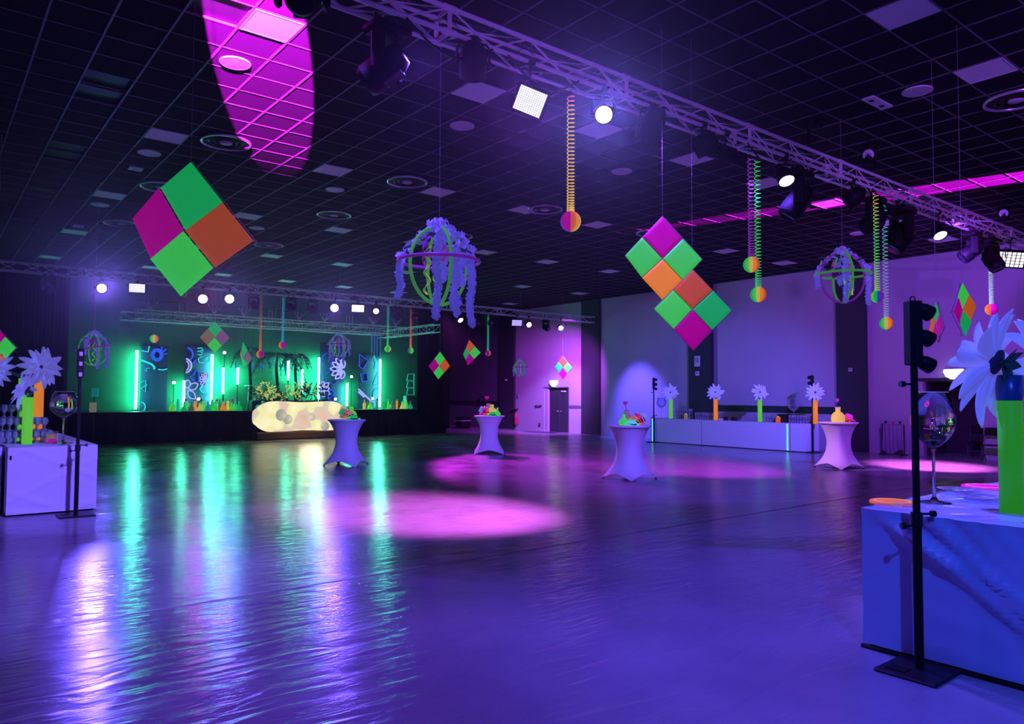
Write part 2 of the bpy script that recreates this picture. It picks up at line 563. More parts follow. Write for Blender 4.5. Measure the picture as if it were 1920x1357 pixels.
for k, (_, _, x, y) in enumerate(cells):
    if k < 290:
        t = put('tile', tile_me, ceil, (x, y, CZ + .004 + .004 * ((k * 37) % 5) / 5))
    else:
        far.box((x - .288, y - .288, CZ + .004), (x + .288, y + .288, CZ + .022))
o = far.build('tiles', M_tile, ceil); o['kind'] = 'stuff'; o['label'] = 'dark grey mineral tiles further off'
run_y = MB().box((-.013, Y0, 0), (.013, Y1, .03)).mesh('main_rail', M_grid)
for i in range(-13, 39):
    x = GX + i * TT
    if x < XW: put('grid_rail', run_y, ceil, (x, 0, CZ - .002))
run_x = MB().box((X0, -.009, 0), (XW, .009, .03)).mesh('cross_rail', M_grid)
for j in range(-23, 47):
    put('cross_rail', run_x, ceil, (0, GY + j * TT, CZ))

# light panels let into the ceiling grid
rows = {-10: 'nearest row', -2: 'row beyond front truss', 6: 'middle row', 14: 'row before back truss', 22: 'row over back truss', 30: 'row over stage', 38: 'last row'}
lp_frame = MB()
for a, b in (((-.29, -.29), (.29, -.275)), ((-.29, .275), (.29, .29)), ((-.29, -.275), (-.275, .275)), ((.275, -.275), (.29, .275))):
    lp_frame.box((a[0], a[1], -.008), (b[0], b[1], .02))
lp_frame = lp_frame.mesh('panel_frame', M_white)
lp_diff = MB().box((-.275, -.275, -.004), (.275, .275, .015)).mesh('diffuser', M_lamp_off)
for j in LJ[1:7]:
    for n_, i in enumerate(LI):
        x, y = GX + (i + .5) * TT, GY + (j + .5) * TT
        if i == 24: x += .12
        if i == 34: x += .2
        d = Vector((x, y, CZ)) - EYE
        z = d.dot(FW)
        if z < .3: continue
        px, py = 960 + FPX * d.dot(RT) / z, 678.5 - FPX * d.dot(UP) / z
        if not (-40 < px < 1960 and -40 < py < 700): continue
        t = thing('ceiling_light', 'unlit square ceiling light, %s, %s from the left' % (rows[j], ORD[n_]), 'ceiling light', (x, y, CZ), 0, 'square light panels in the ceiling')
        if (i, j) == (3, -2): t['label'] = 'square ceiling light panel washed bright by the pink beam'
        put('frame', lp_frame, t); put('diffuser', lp_diff, t)

# round air diffusers and round loudspeakers
def vent(x, y, label, r=.42):
    t = thing('air_diffuser', label, 'ceiling vent', (x, y, CZ), 0, 'round air diffusers in the ceiling')
    MB().lathe([(r, 0), (r, -.03), (r - .03, -.035), (r - .04, -.01), (r - .04, .0)], 36).build('rim', mat('satin_rim', (.55, .56, .6), .3, metal=.6), t)
    for k, rr in enumerate((.30, .21)):
        MB().lathe([(rr, -.012), (rr - .05, -.03), (rr - .055, -.03), (rr - .005, -.008)], 30).build('cone', M_black, t)
    MB().lathe([(0.001, -.04), (r * .24, -.036), (r * .26, -.025), (r * .24, 0)], 24).build('centre_disc', M_disc, t)
    MB().lathe([(r - .04, -.002), (0.001, -.002)], 30).build('throat', M_black, t)


vents = [(4.02, 13.1, 'large round ceiling vent right of the pink beam'), (7.7, 13.18, 'round ceiling vent left of the flower cage over the middle of the hall'),
         (7.77, 16.8, 'round ceiling vent with a pale centre above the back truss'), (3.85, 16.85, 'round ceiling vent half hidden behind the big kite'),
         (12.48, 3.79, 'large round ceiling vent at the right edge above the front truss'), (11.4, 13.1, 'round ceiling vent behind the nearest hanging ball'),
         (7.9, 21.5, 'round ceiling vent right above the lamp cluster of the back truss'), (11.5, 16.9, 'round ceiling vent right of the flower cage'), (15.3, 13.2, 'round ceiling vent beside the tall double kite'),
         (3.9, 21.2, 'round ceiling vent left of the big kite, over the back truss')]
for v in vents: vent(*v)


def disc(x, y, label, r=.2, square=False):
    t = thing('ceiling_speaker' if not square else 'ceiling_grille', label, 'ceiling speaker' if not square else 'ceiling vent', (x, y, CZ), 0, 'round speakers in the ceiling' if not square else 'small square grilles in the ceiling')
    if square:
        mb = MB()
        w = r
        for a, b in (((-w, -w), (w, -w + .04)), ((-w, w - .04), (w, w)), ((-w, -w + .04), (-w + .04, w - .04)), ((w - .04, -w + .04), (w, w - .04))):
            mb.box((a[0], a[1], -.02), (b[0], b[1], .004))
        mb.build('frame', M_white, t)
        MB().box((-w + .04, -w + .04, -.012), (w - .04, w - .04, .002)).build('core', M_disc, t)
        for k in range(3):
            MB().box((-w + .04, -w * .5 + k * w * .5 - .005, -.018), (w - .04, -w * .5 + k * w * .5 + .005, -.01)).build('slat', M_white, t)
    else:
        MB().lathe([(r, .004), (r, -.012), (r - .012, -.018), (r - .02, -.014)], 30).build('rim', M_white, t)
        MB().lathe([(r - .02, -.014), (r * .5, -.018), (.001, -.02)], 30).build('grille', M_disc, t)


for x, y, lb in [(3.12, 9.85, 'round ceiling speaker lit pink inside the beam'), (3.12, 14.6, 'round ceiling speaker left of the large vent'),
                 (6.81, 14.7, 'round ceiling speaker above the flower cage, left'), (6.83, 19.5, 'small round ceiling speaker right of the big kite'),
                 (11.04, 4.57, 'round ceiling speaker at upper right before the front truss'), (6.77, 9.85, 'dim round ceiling speaker left of the bright square strobe'),
                 (3.12, 19.4, 'dim round ceiling speaker left of the big kite'), (10.6, 9.9, 'round ceiling speaker left of the double kite'), (19.6, 9.7, 'small round ceiling speaker behind the front truss at right')]:
    disc(x, y, lb)
disc(3.14, 15.8, 'small square white ceiling grille left of the big kite', .12, True)
disc(3.10, 22.3, 'small square ceiling grille over the left end of the back truss', .12, True)
t = thing('ceiling_sign_plate', 'small oblong pale plate on the ceiling above the front truss', 'ceiling plate', (11.0, 5.12, CZ))
MB().bbox((-.30, -.09, -.03), (.30, .09, .004), .008).build('plate', M_white, t)
MB().box((-.22, -.03, -.034), (-.14, .03, -.028)).build('sensor', M_black, t)
MB().box((.10, -.03, -.034), (.18, .03, -.028)).build('sensor', M_black, t)

# walls ------------------------------------------------------------
def wy(px, py=720): return on_x(px, py, XW).y


# long wall on the right, built of bays between dark columns
wl = MB().box((XW + .02, wy(1730), 0), (XW + .25, wy(967), CZ))
wl = struct('wall_right', MB().box((XW + .22, 10.0, 0), (XW + .4, Y1, CZ + .1)), M_wall_dark)
door_a, door_b = wy(1020) - .02, wy(1066)      # far jamb, near jamb (y values)
dz = 2.16
yc = [wy(967), wy(1093), wy(1127), wy(1295), wy(1335), wy(1573), wy(1628), wy(1730)]
# bay with the door
MB().box((XW, yc[0], 0), (XW + .22, door_a, CZ)).box((XW, door_b, 0), (XW + .22, yc[1], CZ)).box((XW, door_a, dz), (XW + .22, door_b, CZ)).build('plaster_panel', M_wall, wl)
MB().box((XW, yc[2], 0), (XW + .22, yc[3], CZ)).build('plaster_panel', M_wall, wl)
MB().box((XW, yc[4] - .25, 0), (XW + .22, yc[5], CZ)).build('plaster_panel', M_wall, wl)
MB().box((XW + .04, yc[4] - .05, 0), (XW + .22, yc[4] - .25, CZ)).build('plaster_panel', mat('violet_grey_wall', (.30, .27, .36), .7), wl)
# right end with the wide opening
yo0, yo1, zo = yc[7], wy(1842), 2.3
MB().box((XW, yc[6], 0), (XW + .22, yo0, CZ)).box((XW, yo0, zo), (XW + .22, yo1, CZ)).box((XW, yo1, 0), (XW + .22, Y0, CZ)).build('plaster_panel', M_wall, wl)
# far dark bay beside the stage
MB().box((XW, wy(941), 1.45), (XW + .22, Y1, CZ)).build('plaster_panel', mat('slate_wall', (.12, .11, .16), .8), wl)
MB().box((XW - .01, wy(941), 0), (XW + .22, Y1, 1.2)).build('lower_panel', mat('slate_wall_low', (.16, .14, .19), .8), wl)
MB().box((XW - .03, wy(941), 1.2), (XW + .1, Y1, 1.45)).build('dado_rail', M_rail, wl)
MB().box((XW - .03, yc[5], 1.22), (XW + .02, yc[4] - .25, 1.46)).build('dado_rail', M_rail, wl)
MB().box((XW - .02, yc[1], 1.19), (XW + .02, door_b, 1.32)).build('dado_rail', mat('grey_rail', (.14, .13, .18), .5), wl)
for k, (a, b) in enumerate(((wy(941), yc[0]), (yc[1], yc[2]), (yc[3], yc[4]), (yc[5], yc[6]))):
    MB().box((XW - .12, a, 0), (XW + .24, b, CZ)).build('column', M_wall_dark, wl)
MB().box((XW - .02, yc[5] + .02, 0), (XW + .01, yc[5] + .14, CZ)).build('edge_strip', mat('grey_edge', (.3, .3, .34), .5), wl)
# alcove behind the wide opening
alc = struct('wall_alcove', MB().box((XW + 2.0, 5.5, 0), (XW + 2.15, 10.4, CZ)).box((XW + .2, 10.2, 0), (XW + 2.1, 10.4, 3)).box((XW + .2, 5.4, 0), (XW + 2.1, 5.6, 3)).box((XW + .2, 5.5, 2.6), (XW + 2.1, 10.3, 2.7)), M_wall_dark)
MB().box((XW - .03, yo0 + .15, zo), (XW + .02, yo1 - .1, zo + .1)).build('lintel_strip', M_rail, wl)

struct('wall_left', MB().box((X0 - .2, Y0, 0), (X0, Y1, CZ + .1)), M_wall_dark)
struct('wall_front', MB().box((X0, Y0 - .2, 0), (XW + 2.2, Y0, CZ + .1)), M_wall_dark)
struct('wall_back', MB().box((X0, Y1, 0), (XW + 2.2, Y1 + .2, CZ + .1)), M_black)
# pleated black curtain left of the stage and at its right side
def curtain(a, b, z1, name, label, depth=.06, pleat=.22):
    a = Vector(a); b = Vector(b); L = (b - a).length; n = max(4, int(L / pleat) * 4)
    d = (b - a).normalized(); nr = Vector((-d.y, d.x, 0))
    mb = MB()
    mb.grid(lambda u, v: a + (b - a) * u + nr * (depth * math.sin(u * L / pleat * 2 * PI) * (1 - .3 * v)) + Vector((0, 0, z1 * v)), n, 2, .008)
    return tag(mb.build(name, M_cloth_black), label, 'curtain')


curtain((X0 + .05, YS + .1, .01), (3.9, YS + .1, .01), CZ - .05, 'curtain', 'floor-to-ceiling black pleated curtain left of the stage')
curtain((19.4, YS + .4, .01), (XW - .8, YS + 6.0, .01), CZ - .05, 'curtain', 'black pleated curtain closing the right side of the stage')
curtain((19.42, YS + .35, .01), (17.9, YS + .2, .01), CZ - .05, 'curtain', 'narrow black curtain hanging at the right front corner of the stage')

# double door with frame ------------------------------------------------------------
dr = struct('door_1', MB().box((XW + .14, door_a - .28, 0), (XW + .19, door_b, dz)), mat('dark_door_core', (.02, .02, .03), .5))
ym = (door_a - .28) * .48 + door_b * .52
for a, b in ((door_a - .30, ym - .008), (ym + .008 - .016, door_b + .03)):
    lo, hi = min(a, b), max(a, b)
    MB().bbox((XW + .09, lo, .01), (XW + .14, hi, dz - .04), .01).build('door_leaf', mat('anthracite_door', (.045, .04, .06), .45), dr)
MB().box((XW - .01, door_a + .02, 0), (XW + .16, door_a - .32, .0)).v
MB().box((XW - .015, door_a + .03, dz), (XW + .15, door_b - .03, dz + .05)).box((XW - .015, door_b - .05, 0), (XW + .15, door_b, dz)).build('door_frame', mat('door_frame_grey', (.2, .18, .24), .5), dr)
MB().box((XW + .02, door_a, 0), (XW + .16, door_a - .28, dz)).build('jamb_panel', M_wall, dr)
MB().bbox((XW + .05, ym - .12, 1.95), (XW + .09, ym - .45, 2.02), .01).build('door_closer', M_white, dr)
for s_ in (-.08, .08):
    MB().cyl((XW + .09, ym + s_, 1.02), (XW + .05, ym + s_, 1.02), .012).cyl((XW + .05, ym + s_, 1.02), (XW + .05, ym + s_ + (.12 if s_ > 0 else -.12), 1.02), .01).build('door_handle', M_alu, dr)


def exit_sign(x, y, z, label):
    t = thing('exit_sign', label, 'exit sign', (x, y, z), 0, 'lit emergency lights above doors')
    MB().bbox((-.09, -.28, -.11), (0, .28, .17), .03).build('housing', M_white, t)
    # rounded lens, wide above and narrowing below
    prof = [(-.27, .13), (.27, .13), (.29, .05), (.2, -.09), (.08, -.16), (-.08, -.16), (-.2, -.09), (-.29, .05)]
    vs = [(-.10, a, b) for a, b in prof] + [(-.14, a * .9, b * .9) for a, b in prof]
    n = len(prof)
    MB().add(vs, [tuple(range(n, 2 * n))] + [(i, (i + 1) % n, n + (i + 1) % n, n + i) for i in range(n)]).build('lens', G_exit, t)
    return t


exit_sign(XW, wy(1041), 2.38, 'glowing white emergency light above the double door')
exit_sign(XW, wy(1791), 2.52, 'glowing white emergency light over the dark opening behind the big wine glass')


def wallbox(px, py, w, h, label, m_=M_white, cat='wall box', name='wall_box', dx=.05, detail='screen'):
    p = on_x(px, py, XW - .14 if 1295 < px < 1340 or 1573 < px < 1628 or 941 < px < 967 else XW)
    t = thing(name, label, cat, p)
    MB().bbox((-dx, -w / 2, -h / 2), (0, w / 2, h / 2), .008).build('case', m_, t)
    MB().box((-dx - .004, -w * .3, -h * .1), (-dx + .001, w * .3, h * .3)).build(detail, mat('grey_face', (.35, .35, .4), .4), t)
    return t


wallbox(1308, 677, .26, .42, 'larger pale box high on the dark column behind the bar', detail='lid')
wallbox(1308, 700, .17, .18, 'small pale thermostat below the larger box on the dark column')
wallbox(1595, 693, .12, .12, 'small pale sensor on the dark column right of the bar', detail='eye')
wallbox(949, 712, .14, .10, 'small pale sensor on the far dark column left of the door', detail='eye')
wallbox(1010, 761, .45, .10, 'dark switch strip on the wall left of the double door', M_rail, detail='button')
wallbox(1012, 796, .10, .14, 'low dark socket left of the double door', M_rail, detail='button')
wallbox(972, 742, .12, .2, 'faint panel on the wall above the fire extinguisher', mat('mauve_plate', (.3, .2, .35), .5), detail='button')
wallbox(906, 750, .18, .45, 'small black loudspeaker with a lit dot on the slate wall', M_black, 'speaker', 'wall_speaker', .15, 'led')

p = on_x(970, 795, XW)
t = thing('fire_extinguisher', 'red fire extinguisher hanging low on the wall left of the double door', 'fire extinguisher', (XW - .1, p.y, .25))
MB().lathe([(0.001, 0), (.085, .01), (.09, .06), (.09, .52), (.06, .60), (.03, .63), (.03, .68)], 18).build('cylinder_body', mat('extinguisher_red', (.45, .02, .08), .35), t)
MB().bbox((-.05, -.02, .68), (.05, .02, .74), .01).tube([(.03, 0, .72), (.11, 0, .70), (.13, .02, .5), (.1, .04, .35)], .012).build('valve', M_black, t)
MB().bbox((-.16, -.16, .82), (.1, .16, .86), .01).build('bracket_sign', mat('sign_red', (.3, .02, .08), .5), t)

# ------------------------------------------------------------------ trusses
def truss(name, label, x0, x1, y, z, s, bay=.5, r=.025, single=True):
    t = thing(name, label, 'lighting truss', (0, 0, 0))
    cor = [(0, 0), (s, 0), (0, s), (s, s)]
    ch = MB().cyl((x0, 0, 0), (x1, 0, 0), r, n=12).mesh('chord', M_alu)
    for a, b in cor: put('chord', ch, t, (0, y + a, z + b))
    n = int((x1 - x0) / bay)
    h = math.hypot(bay, s)
    # diagonals run up and down in every face
    dme = {}
    for kind in ('y', 'z'):
        for sg in (0, 1):
            mb = MB()
            if kind == 'z': p, q = ((0, 0, 0), (bay, 0, s)) if sg == 0 else ((0, 0, s), (bay, 0, 0))
            else: p, q = ((0, 0, 0), (bay, s, 0)) if sg == 0 else ((0, s, 0), (bay, 0, 0))
            mb.cyl(p, q, r * .42, n=6, caps=False)
            dme[kind, sg] = mb
    faces = [('z', y, z), ('z', y + s, z), ('y', y, z), ('y', y, z + s)]
    for fi, (kind, fy, fz) in enumerate(faces):
        if single and fi in (0, 2):
            ms = [dme[kind, 0].mesh('brace', M_alu), dme[kind, 1].mesh('brace', M_alu)]
            for k in range(n): put('brace', ms[(k + fi) % 2], t, (x0 + k * bay, fy, fz))
        else:
            mb = MB()
            for k in range(n):
                src = dme[kind, (k + fi) % 2]
                mb.add([(a + x0 + k * bay, b + fy, c + fz) for a, b, c in src.v], src.f, True)
            o = mb.build('bracing', M_alu, t); o['kind'] = 'stuff'
    # couplers where the segments meet
    mb = MB()
    seg = MB()
    for a, b in cor:
        seg.cyl((-.07, a, b), (.07, a, b), r * 1.35, n=10)
    seg.box((-.012, 0, -.02), (.012, s, .02)).box((-.012, 0, s - .02), (.012, s, s + .02)).box((-.012, -.02, 0), (.012, .02, s)).box((-.012, s - .02, 0), (.012, s + .02, s))
    sm = seg.mesh('coupler', M_alu)
    x = x0 + 2.5
    while x < x1 - .5:
        put('coupler', sm, t, (x, y, z)); x += 2.5
    return t


truss('front_truss', 'silver box truss crossing the upper right close to the viewer', 1.4, 23.9, YF, ZF, TS)
truss('back_truss', 'silver box truss running across the hall before the stage', -6.5, 23.9, YB, ZB, TS)

# low stage truss: two long runs, one cross run at the right, forest of short struts above
t = thing('stage_truss', 'teal-lit low truss frame hanging above the stage front', 'lighting truss', (0, 0, 0))
def run(a, b, s=.32, bay=.55, name='run', up=True, r=.018):
    a = Vector(a); b = Vector(b); d = (b - a); L = d.length; d.normalize(); nr = Vector((-d.y, d.x, 0))
    for o1, o2 in ((0, 0), (s, 0), (0, s), (s, s)):
        p = nr * o1 + Vector((0, 0, o2))
        MB().cyl(a + p, b + p, r, n=8).build('chord', M_alu, t)
    mb = MB(); n = int(L / bay)
    for k in range(n):
        for o1 in (0, s):
            p = a + d * (k * bay) + nr * o1; q = p + d * bay
            if k % 2: mb.cyl(p, q + Vector((0, 0, s)), .008, n=5, caps=False)
            else: mb.cyl(p + Vector((0, 0, s)), q, .008, n=5, caps=False)
            mb.cyl(p, p + Vector((0, 0, s)), .008, n=5, caps=False)
    o = mb.build('bracing', M_alu, t); o['kind'] = 'stuff'
    if up:
        zz = Vector((0, 0, s))
        for k in range(0, n, 2):
            p = a + d * (k * bay + .4) + zz
            f_ = MB()
            if k % 6 == 2:
                for dx in (-.12, .0, .14): f_.cyl(p + d * dx, p + d * dx + Vector((0, 0, .34)), .013, n=6)
            else:
                for an in (-.55, -.15, .3, .75): f_.cyl(p, p + d * math.sin(an) * .42 + Vector((0, 0, .34)), .012, n=6)
            f_.build('strut_fan', M_alu, t)
        MB().cyl(a + zz + Vector((0, .2, .34)), b + zz + Vector((0, .2, .34)), .014, n=6).build('top_chord', M_blackm, t)


run((5.85, 28.5, 4.45), (17.1, 28.5, 4.45))
run((17.1, 26.4, 4.45), (17.1, 31.3, 4.45), up=False)
run((5.85, 31.2, 4.6), (17.1, 31.2, 4.6), up=False)

# ------------------------------------------------------------------ hung lamps
def clamp_(t, up, z):
    MB().lathe([(.032, -.045), (.045, -.045), (.045, .045), (.032, .045)], 12).build('clamp', M_blackm, t, (0, 0, up)).rotation_euler = (0, PI / 2, 0)
    MB().cyl((0, 0, z), (0, 0, up - .02), .012).build('bolt', M_blackm, t)


def par_can(p, d, label, lens=G_lamp, r=.13, L=.26, top=.4, group='round lamps on the trusses'):
    t = thing('par_lamp', label, 'stage lamp', p, 0, group)
    clamp_(t, top, r + .06)
    b = MB().lathe([(0.001, L * .62), (r * .55, L * .62), (r * .8, L * .45), (r, L * .2), (r, -L * .38), (r * .93, -L * .38), (r * .9, -L * .3)], 28).build('can', M_black, t)
    d = Vector(d).normalized(); face(b, d)
    MB().lathe([(r * .9, -L * .30), (r * .5, -L * .335), (.001, -L * .35)], 28).build('lens', lens, b)
    y = MB()
    side = d.cross(Vector((0, 0, 1)));
    if side.length < .05: side = Vector((1, 0, 0))
    side.normalize()
    y.tube([side * (r + .02) * s_ + Vector((0, 0, z_)) for s_, z_ in ((-1, -.02), (-1, r + .02), (-.8, r + .06), (.8, r + .06), (1, r + .02), (1, -.02))], .013, n=6)
    y.build('yoke', M_blackm, t)
    MB().cyl(side * (r - .01), side * (r + .05), .02).build('tilt_knob', M_blackm, t)
    return t


def strobe(p, d, label, w=.44, h=.30, em=G_led, top=.42, roll_=0, cells=(12, 8)):
    t = thing('strobe_lamp', label, 'strobe light', p, 0, 'flat strobe panels on the trusses')
    clamp_(t, top, h / 2 + .03)
    b = MB().bbox((-w / 2 - .03, -h / 2 - .03, -.02), (w / 2 + .03, h / 2 + .03, .1), .015).build('housing', M_black, t)
    face(b, d)
    if roll_: b.rotation_euler = (b.rotation_euler.to_quaternion() @ Quaternion((0, 0, 1), roll_)).to_euler()
    if cells:
        nx, ny = cells
        mb = MB()
        cw, chh = w / nx, h / ny
        for i in range(nx):
            for j in range(ny):
                x, y = -w / 2 + (i + .5) * cw, -h / 2 + (j + .5) * chh
                mb.box((x - cw * .39, y - chh * .39, -.027), (x + cw * .39, y + chh * .39, -.018))
        o = mb.build('led_cells', em, b); o['kind'] = 'stuff'
        for k in range(1, 4):
            y = -h / 2 + h * k / 4
            MB().box((-w / 2, y - .002, -.03), (w / 2, y + .002, -.02)).build('cell_divider', M_blackm, b)
    else:
        MB().box((-w / 2, -h / 2, -.026), (w / 2, h / 2, -.018)).build('led_face', em, b)
    y = MB().tube([(-w / 2 - .05, 0, 0), (-w / 2 - .05, 0, h / 2 + .05), (w / 2 + .05, 0, h / 2 + .05), (w / 2 + .05, 0, 0)], .012, n=6).build('yoke', M_blackm, t)
    return t


def moving_head(p, d, label, sc=1.0, lens=None, top=.0, slit=False):
    """p is where the base meets the truss; it hangs down from there and points along d"""
    t = thing('moving_head_lamp', label, 'moving head', p, 0, 'black moving head lamps')
    t.scale = (sc,) * 3
    MB().bbox((-.20, -.14, -.13), (.20, .14, -.03), .03).build('base', M_black, t)
    MB().cyl((-.12, 0, -.03), (-.12, 0, .05), .02).cyl((.12, 0, -.03), (.12, 0, .05), .02).build('clamp', M_blackm, t)
    d = Vector(d).normalized()
    pan = math.atan2(d.y, d.x) - PI / 2
    y = MB()
    y.bbox((-.17, -.07, -.18), (.17, .07, -.13), .02)
    for s_ in (-1, 1):
        y.bbox((s_ * .19 - .03, -.07, -.52), (s_ * .19 + .03, .07, -.14), .025)
    yo = y.build('yoke', M_black, t); yo.rotation_euler = (0, 0, pan)
    h = MB().lathe([(.001, .20), (.10, .19), (.135, .12), (.14, .02), (.15, -.08), (.155, -.2), (.13, -.26), (.125, -.24)], 24).build('head', M_black, t, (0, 0, -.42))
    face(h, d)
    MB().lathe([(.125, -.245), (.06, -.235), (.001, -.23)], 24).build('lens', lens or mat('dark_lens', (.02, .02, .04), .08, spec=1), h)
    MB().bbox((-.07, -.155, -.1), (.07, -.12, .1), .01).build('vent', M_blackm, h)
    return t


def Lp(px, py, Y): return on_y(px, py, Y)


def toward(p, q): return Vector(q) - Vector(p)


CAMT = Vector((0, 0, 1.7))
# back truss
yb = YB
for px, py, lb, mt, r in [(190, 540, 'brightest round lamp at the far left of the back truss', G_lamp, .14), (380, 560, 'round lamp glowing magenta under the point of the big kite', G_lamp_mag, .15),
                          (430, 560, 'round violet lamp right beside the magenta one on the back truss', G_lamp, .15), (627, 577, 'bright round lamp left of the tilted strobe on the back truss', G_lamp, .15),
                          (705, 583, 'smaller round lamp right of the tilted strobe on the back truss', G_lamp, .11)]:
    p = Lp(px, py, yb)
    par_can(p, toward(p, CAMT + Vector((3, 4, -1))), lb, mt, r, top=ZB - p.z)
p = Lp(257, 540, yb); strobe(p, toward(p, CAMT + Vector((0, 2, 0))), 'small lit strobe panel beside the brightest lamp at far left', .42, .25, top=ZB - p.z, cells=(12, 6))
p = Lp(671, 578, yb); strobe(p, toward(p, CAMT + Vector((4, 6, -1))), 'lit strobe panel between two round lamps on the back truss', .42, .24, top=ZB - p.z, cells=None)
p = Lp(969, 605, yb); strobe(p, toward(p, (12, 8, 0)), 'dim violet flood panel right of the flower cage on the back truss', .42, .24, G_led_dim, top=ZB - p.z, cells=None)
for px, py, lb, tg in [(862, 598, 'small tilted lamp hidden by the flower cage garland', (16, 18, 0)), (991, 608, 'small lamp left of the black head at the right end of the back truss', (14, 10, 0)), (1051, 614, 'last small lamp at the right end of the back truss', (15, 12, 0))]:
    p = Lp(px, py, yb); par_can(p, toward(p, tg), lb, G_lamp, .12, top=ZB - p.z)
for px, lb, tg in [(1023, 'black moving head between the two small lamps at the right end of the back truss', (22, 14, 0)), (895, 'black moving head behind the green spring on the back truss', (14, 10, 0)), (915, 'slim black head right of the green spring on the back truss', (20, 16, 2)),
                   (545, 'black moving head above the blue spring on the back truss', (9, 16, 0)), (775, 'black moving head above the orange-red spring on the back truss', (12, 12, 0)), (745, 'black moving head with a green glint left of the orange-red spring', (10, 18, 0)), (585, 'black moving head left of the bright round lamp on the back truss', (9, 14, 0)), (88, 'black moving head hanging at the far left of the back truss', (4, 18, 0)), (475, 'black moving head above the rust coloured spring on the back truss', (7, 14, 0))]:
    p = Lp(px, 605, YB + .1); moving_head((p.x, YB + .1, ZB - .05), toward(p, tg), lb, .8)
# front truss
yf = YF
p = Lp(994, 190, yf); strobe(p, toward(p, CAMT + Vector((0, .3, 0))), 'large lit strobe panel of small cells under the front truss', .30, .25, top=ZF - p.z, roll_=math.radians(22), cells=(13, 12))
p = Lp(1131, 214, yf); par_can(p, toward(p, CAMT + Vector((1.5, .5, 0))), 'bright round lamp facing the viewer on the front truss', G_lamp, .105, top=ZF - p.z)
p = Lp(1895, 486, yf); strobe(p, toward(p, (9, 1, 0)), 'lit strobe panel at the far right end of the front truss', .52, .34, top=ZF - p.z, cells=(6, 5), roll_=math.radians(8))
p = Lp(1472, 332, yf); par_can(p, toward(p, (8, 3.0, 0)), 'tilted lit lamp left of the big black head on the front truss', G_lamp, .12, top=ZF - p.z)
p = Lp(1760, 436, yf); par_can(p, toward(p, (13, 3, 0)), 'small tilted lit lamp on the right part of the front truss', G_lamp, .13, top=ZF - p.z)
p = Lp(887, 120, yf); par_can(p, toward(p, (6.8, 10, 1)), 'unlit black lamp can left of the large strobe panel', mat('dark_lens', (.02, .02, .04), .08, spec=1), .14, .34, top=ZF - p.z)
p = Lp(1220, 240, yf); par_can(p, toward(p, (7.2, 9.5, 0)), 'black lamp can with a thin lit edge right of the bright round lamp', G_slit, .15, .4, top=ZF - p.z)
p = Lp(1318, 272, yf); par_can(p, toward(p, (5.0, 10, 3)), 'unlit black lamp left of the flood light on the front truss', mat('dark_lens', (.02, .02, .04), .08, spec=1), .14, .3, top=ZF - p.z)
p = Lp(1360, 296, yf); strobe(p, toward(p, (9, 10, 0)), 'unlit black flood light with a tiny orange led on the front truss', .40, .24, M_blackm, top=ZF - p.z, cells=None)
p = Lp(1598, 372, yf); par_can(p, toward(p, (9, 12, 0)), 'unlit black lamp over the purple ceiling streak', mat('dark_lens', (.02, .02, .04), .08, spec=1), .15, .32, top=ZF - p.z)
for px, tg, sc, lb in [(560, (4.35, 9.85, 8.2), 1.0, 'black moving head at the top edge near the pink ceiling beam'), (722, (1.2, 8.8, 2.6), 1.0, 'large black moving head hanging left of the unlit can'),
                       (1497, (9.3, 7.5, 2), 1.15, 'large black moving head pointing down right of the tilted lamp'), (1640, (13, 12, 1), 1.0, 'black moving head left of the green springs'), (1690, (11, 8, 0), 1.3, 'large black moving head right of the green springs'),
                       (1822, (15, 9, 2), 1.0, 'black moving head left of the last head on the front truss'), (1858, (18, 4, 1), 1.1, 'black moving head above the pale green spring')]:
    yq = YF - .26 if px == 560 else YF + .12
    p = Lp(px, 400, yq)
    up_ = .17 if px == 560 else 0
    moving_head((p.x, yq, ZF - .05 + up_), toward((p.x, YF, ZF - .5), tg), lb, sc)
# motor hoists that carry the front truss, and one projector
for px, py, lb in [(1628, 290, 'black chain hoist with a pale badge above the front truss'), (1882, 400, 'black chain hoist with a pale badge at the far right above the front truss')]:
    p = Lp(px, py, YF + .12)
    t = thing('chain_hoist', lb, 'chain hoist', p, 0, 'chain hoists above the front truss')
    MB().bbox((-.12, -.1, -.18), (.12, .1, .16), .05).build('motor', M_black, t)
    d_ = toward(p, CAMT); bd = MB().lathe([(.001, 0), (.085, 0), (.09, .012)], 20).build('badge_rim', M_white, t, Vector(p).normalized() * 0 + d_.normalized() * .125)
    face(bd, d_)
    MB().box((-.05, -.012, -.006), (.05, .012, .0)).box((-.035, .02, -.006), (.035, .035, 0)).box((-.035, -.035, -.006), (.035, -.02, 0)).build('badge_print', mat('badge_violet', (.25, .2, .4), .5), bd)
    MB().tube([(0, 0, .16), (0, 0, CZ - p.z)], .012, n=6).build('chain', M_blackm, t)
    MB().tube([(0, 0, -.18), (0, 0, ZF + TS - p.z)], .012, n=6).build('hook', M_blackm, t)
p = Lp(1517, 225, YF + .3)
t = thing('projector_rig', 'black bundle of cables and a box hanging above the front truss', 'rigging', p)
MB().bbox((-.08, -.1, -.16), (.08, .1, .16), .03).build('box_body', M_black, t)
MB().bbox((.08, -.06, -.06), (.34, .06, .06), .02).build('arm_box', M_black, t)
cb = MB()
for k in range(6):
    a = random.uniform(-.1, .1)
    cb.tube([(a, random.uniform(-.08, .08), .12), (a + random.uniform(-.06, .06), 0, .3), (a * .5, 0, CZ - p.z)], .009, n=5)
cb.build('cable', M_blackm, t)
MB().tube([(0, 0, -.16), (.02, 0, ZF + TS - p.z)], .03, n=6).build('pole', M_blackm, t)
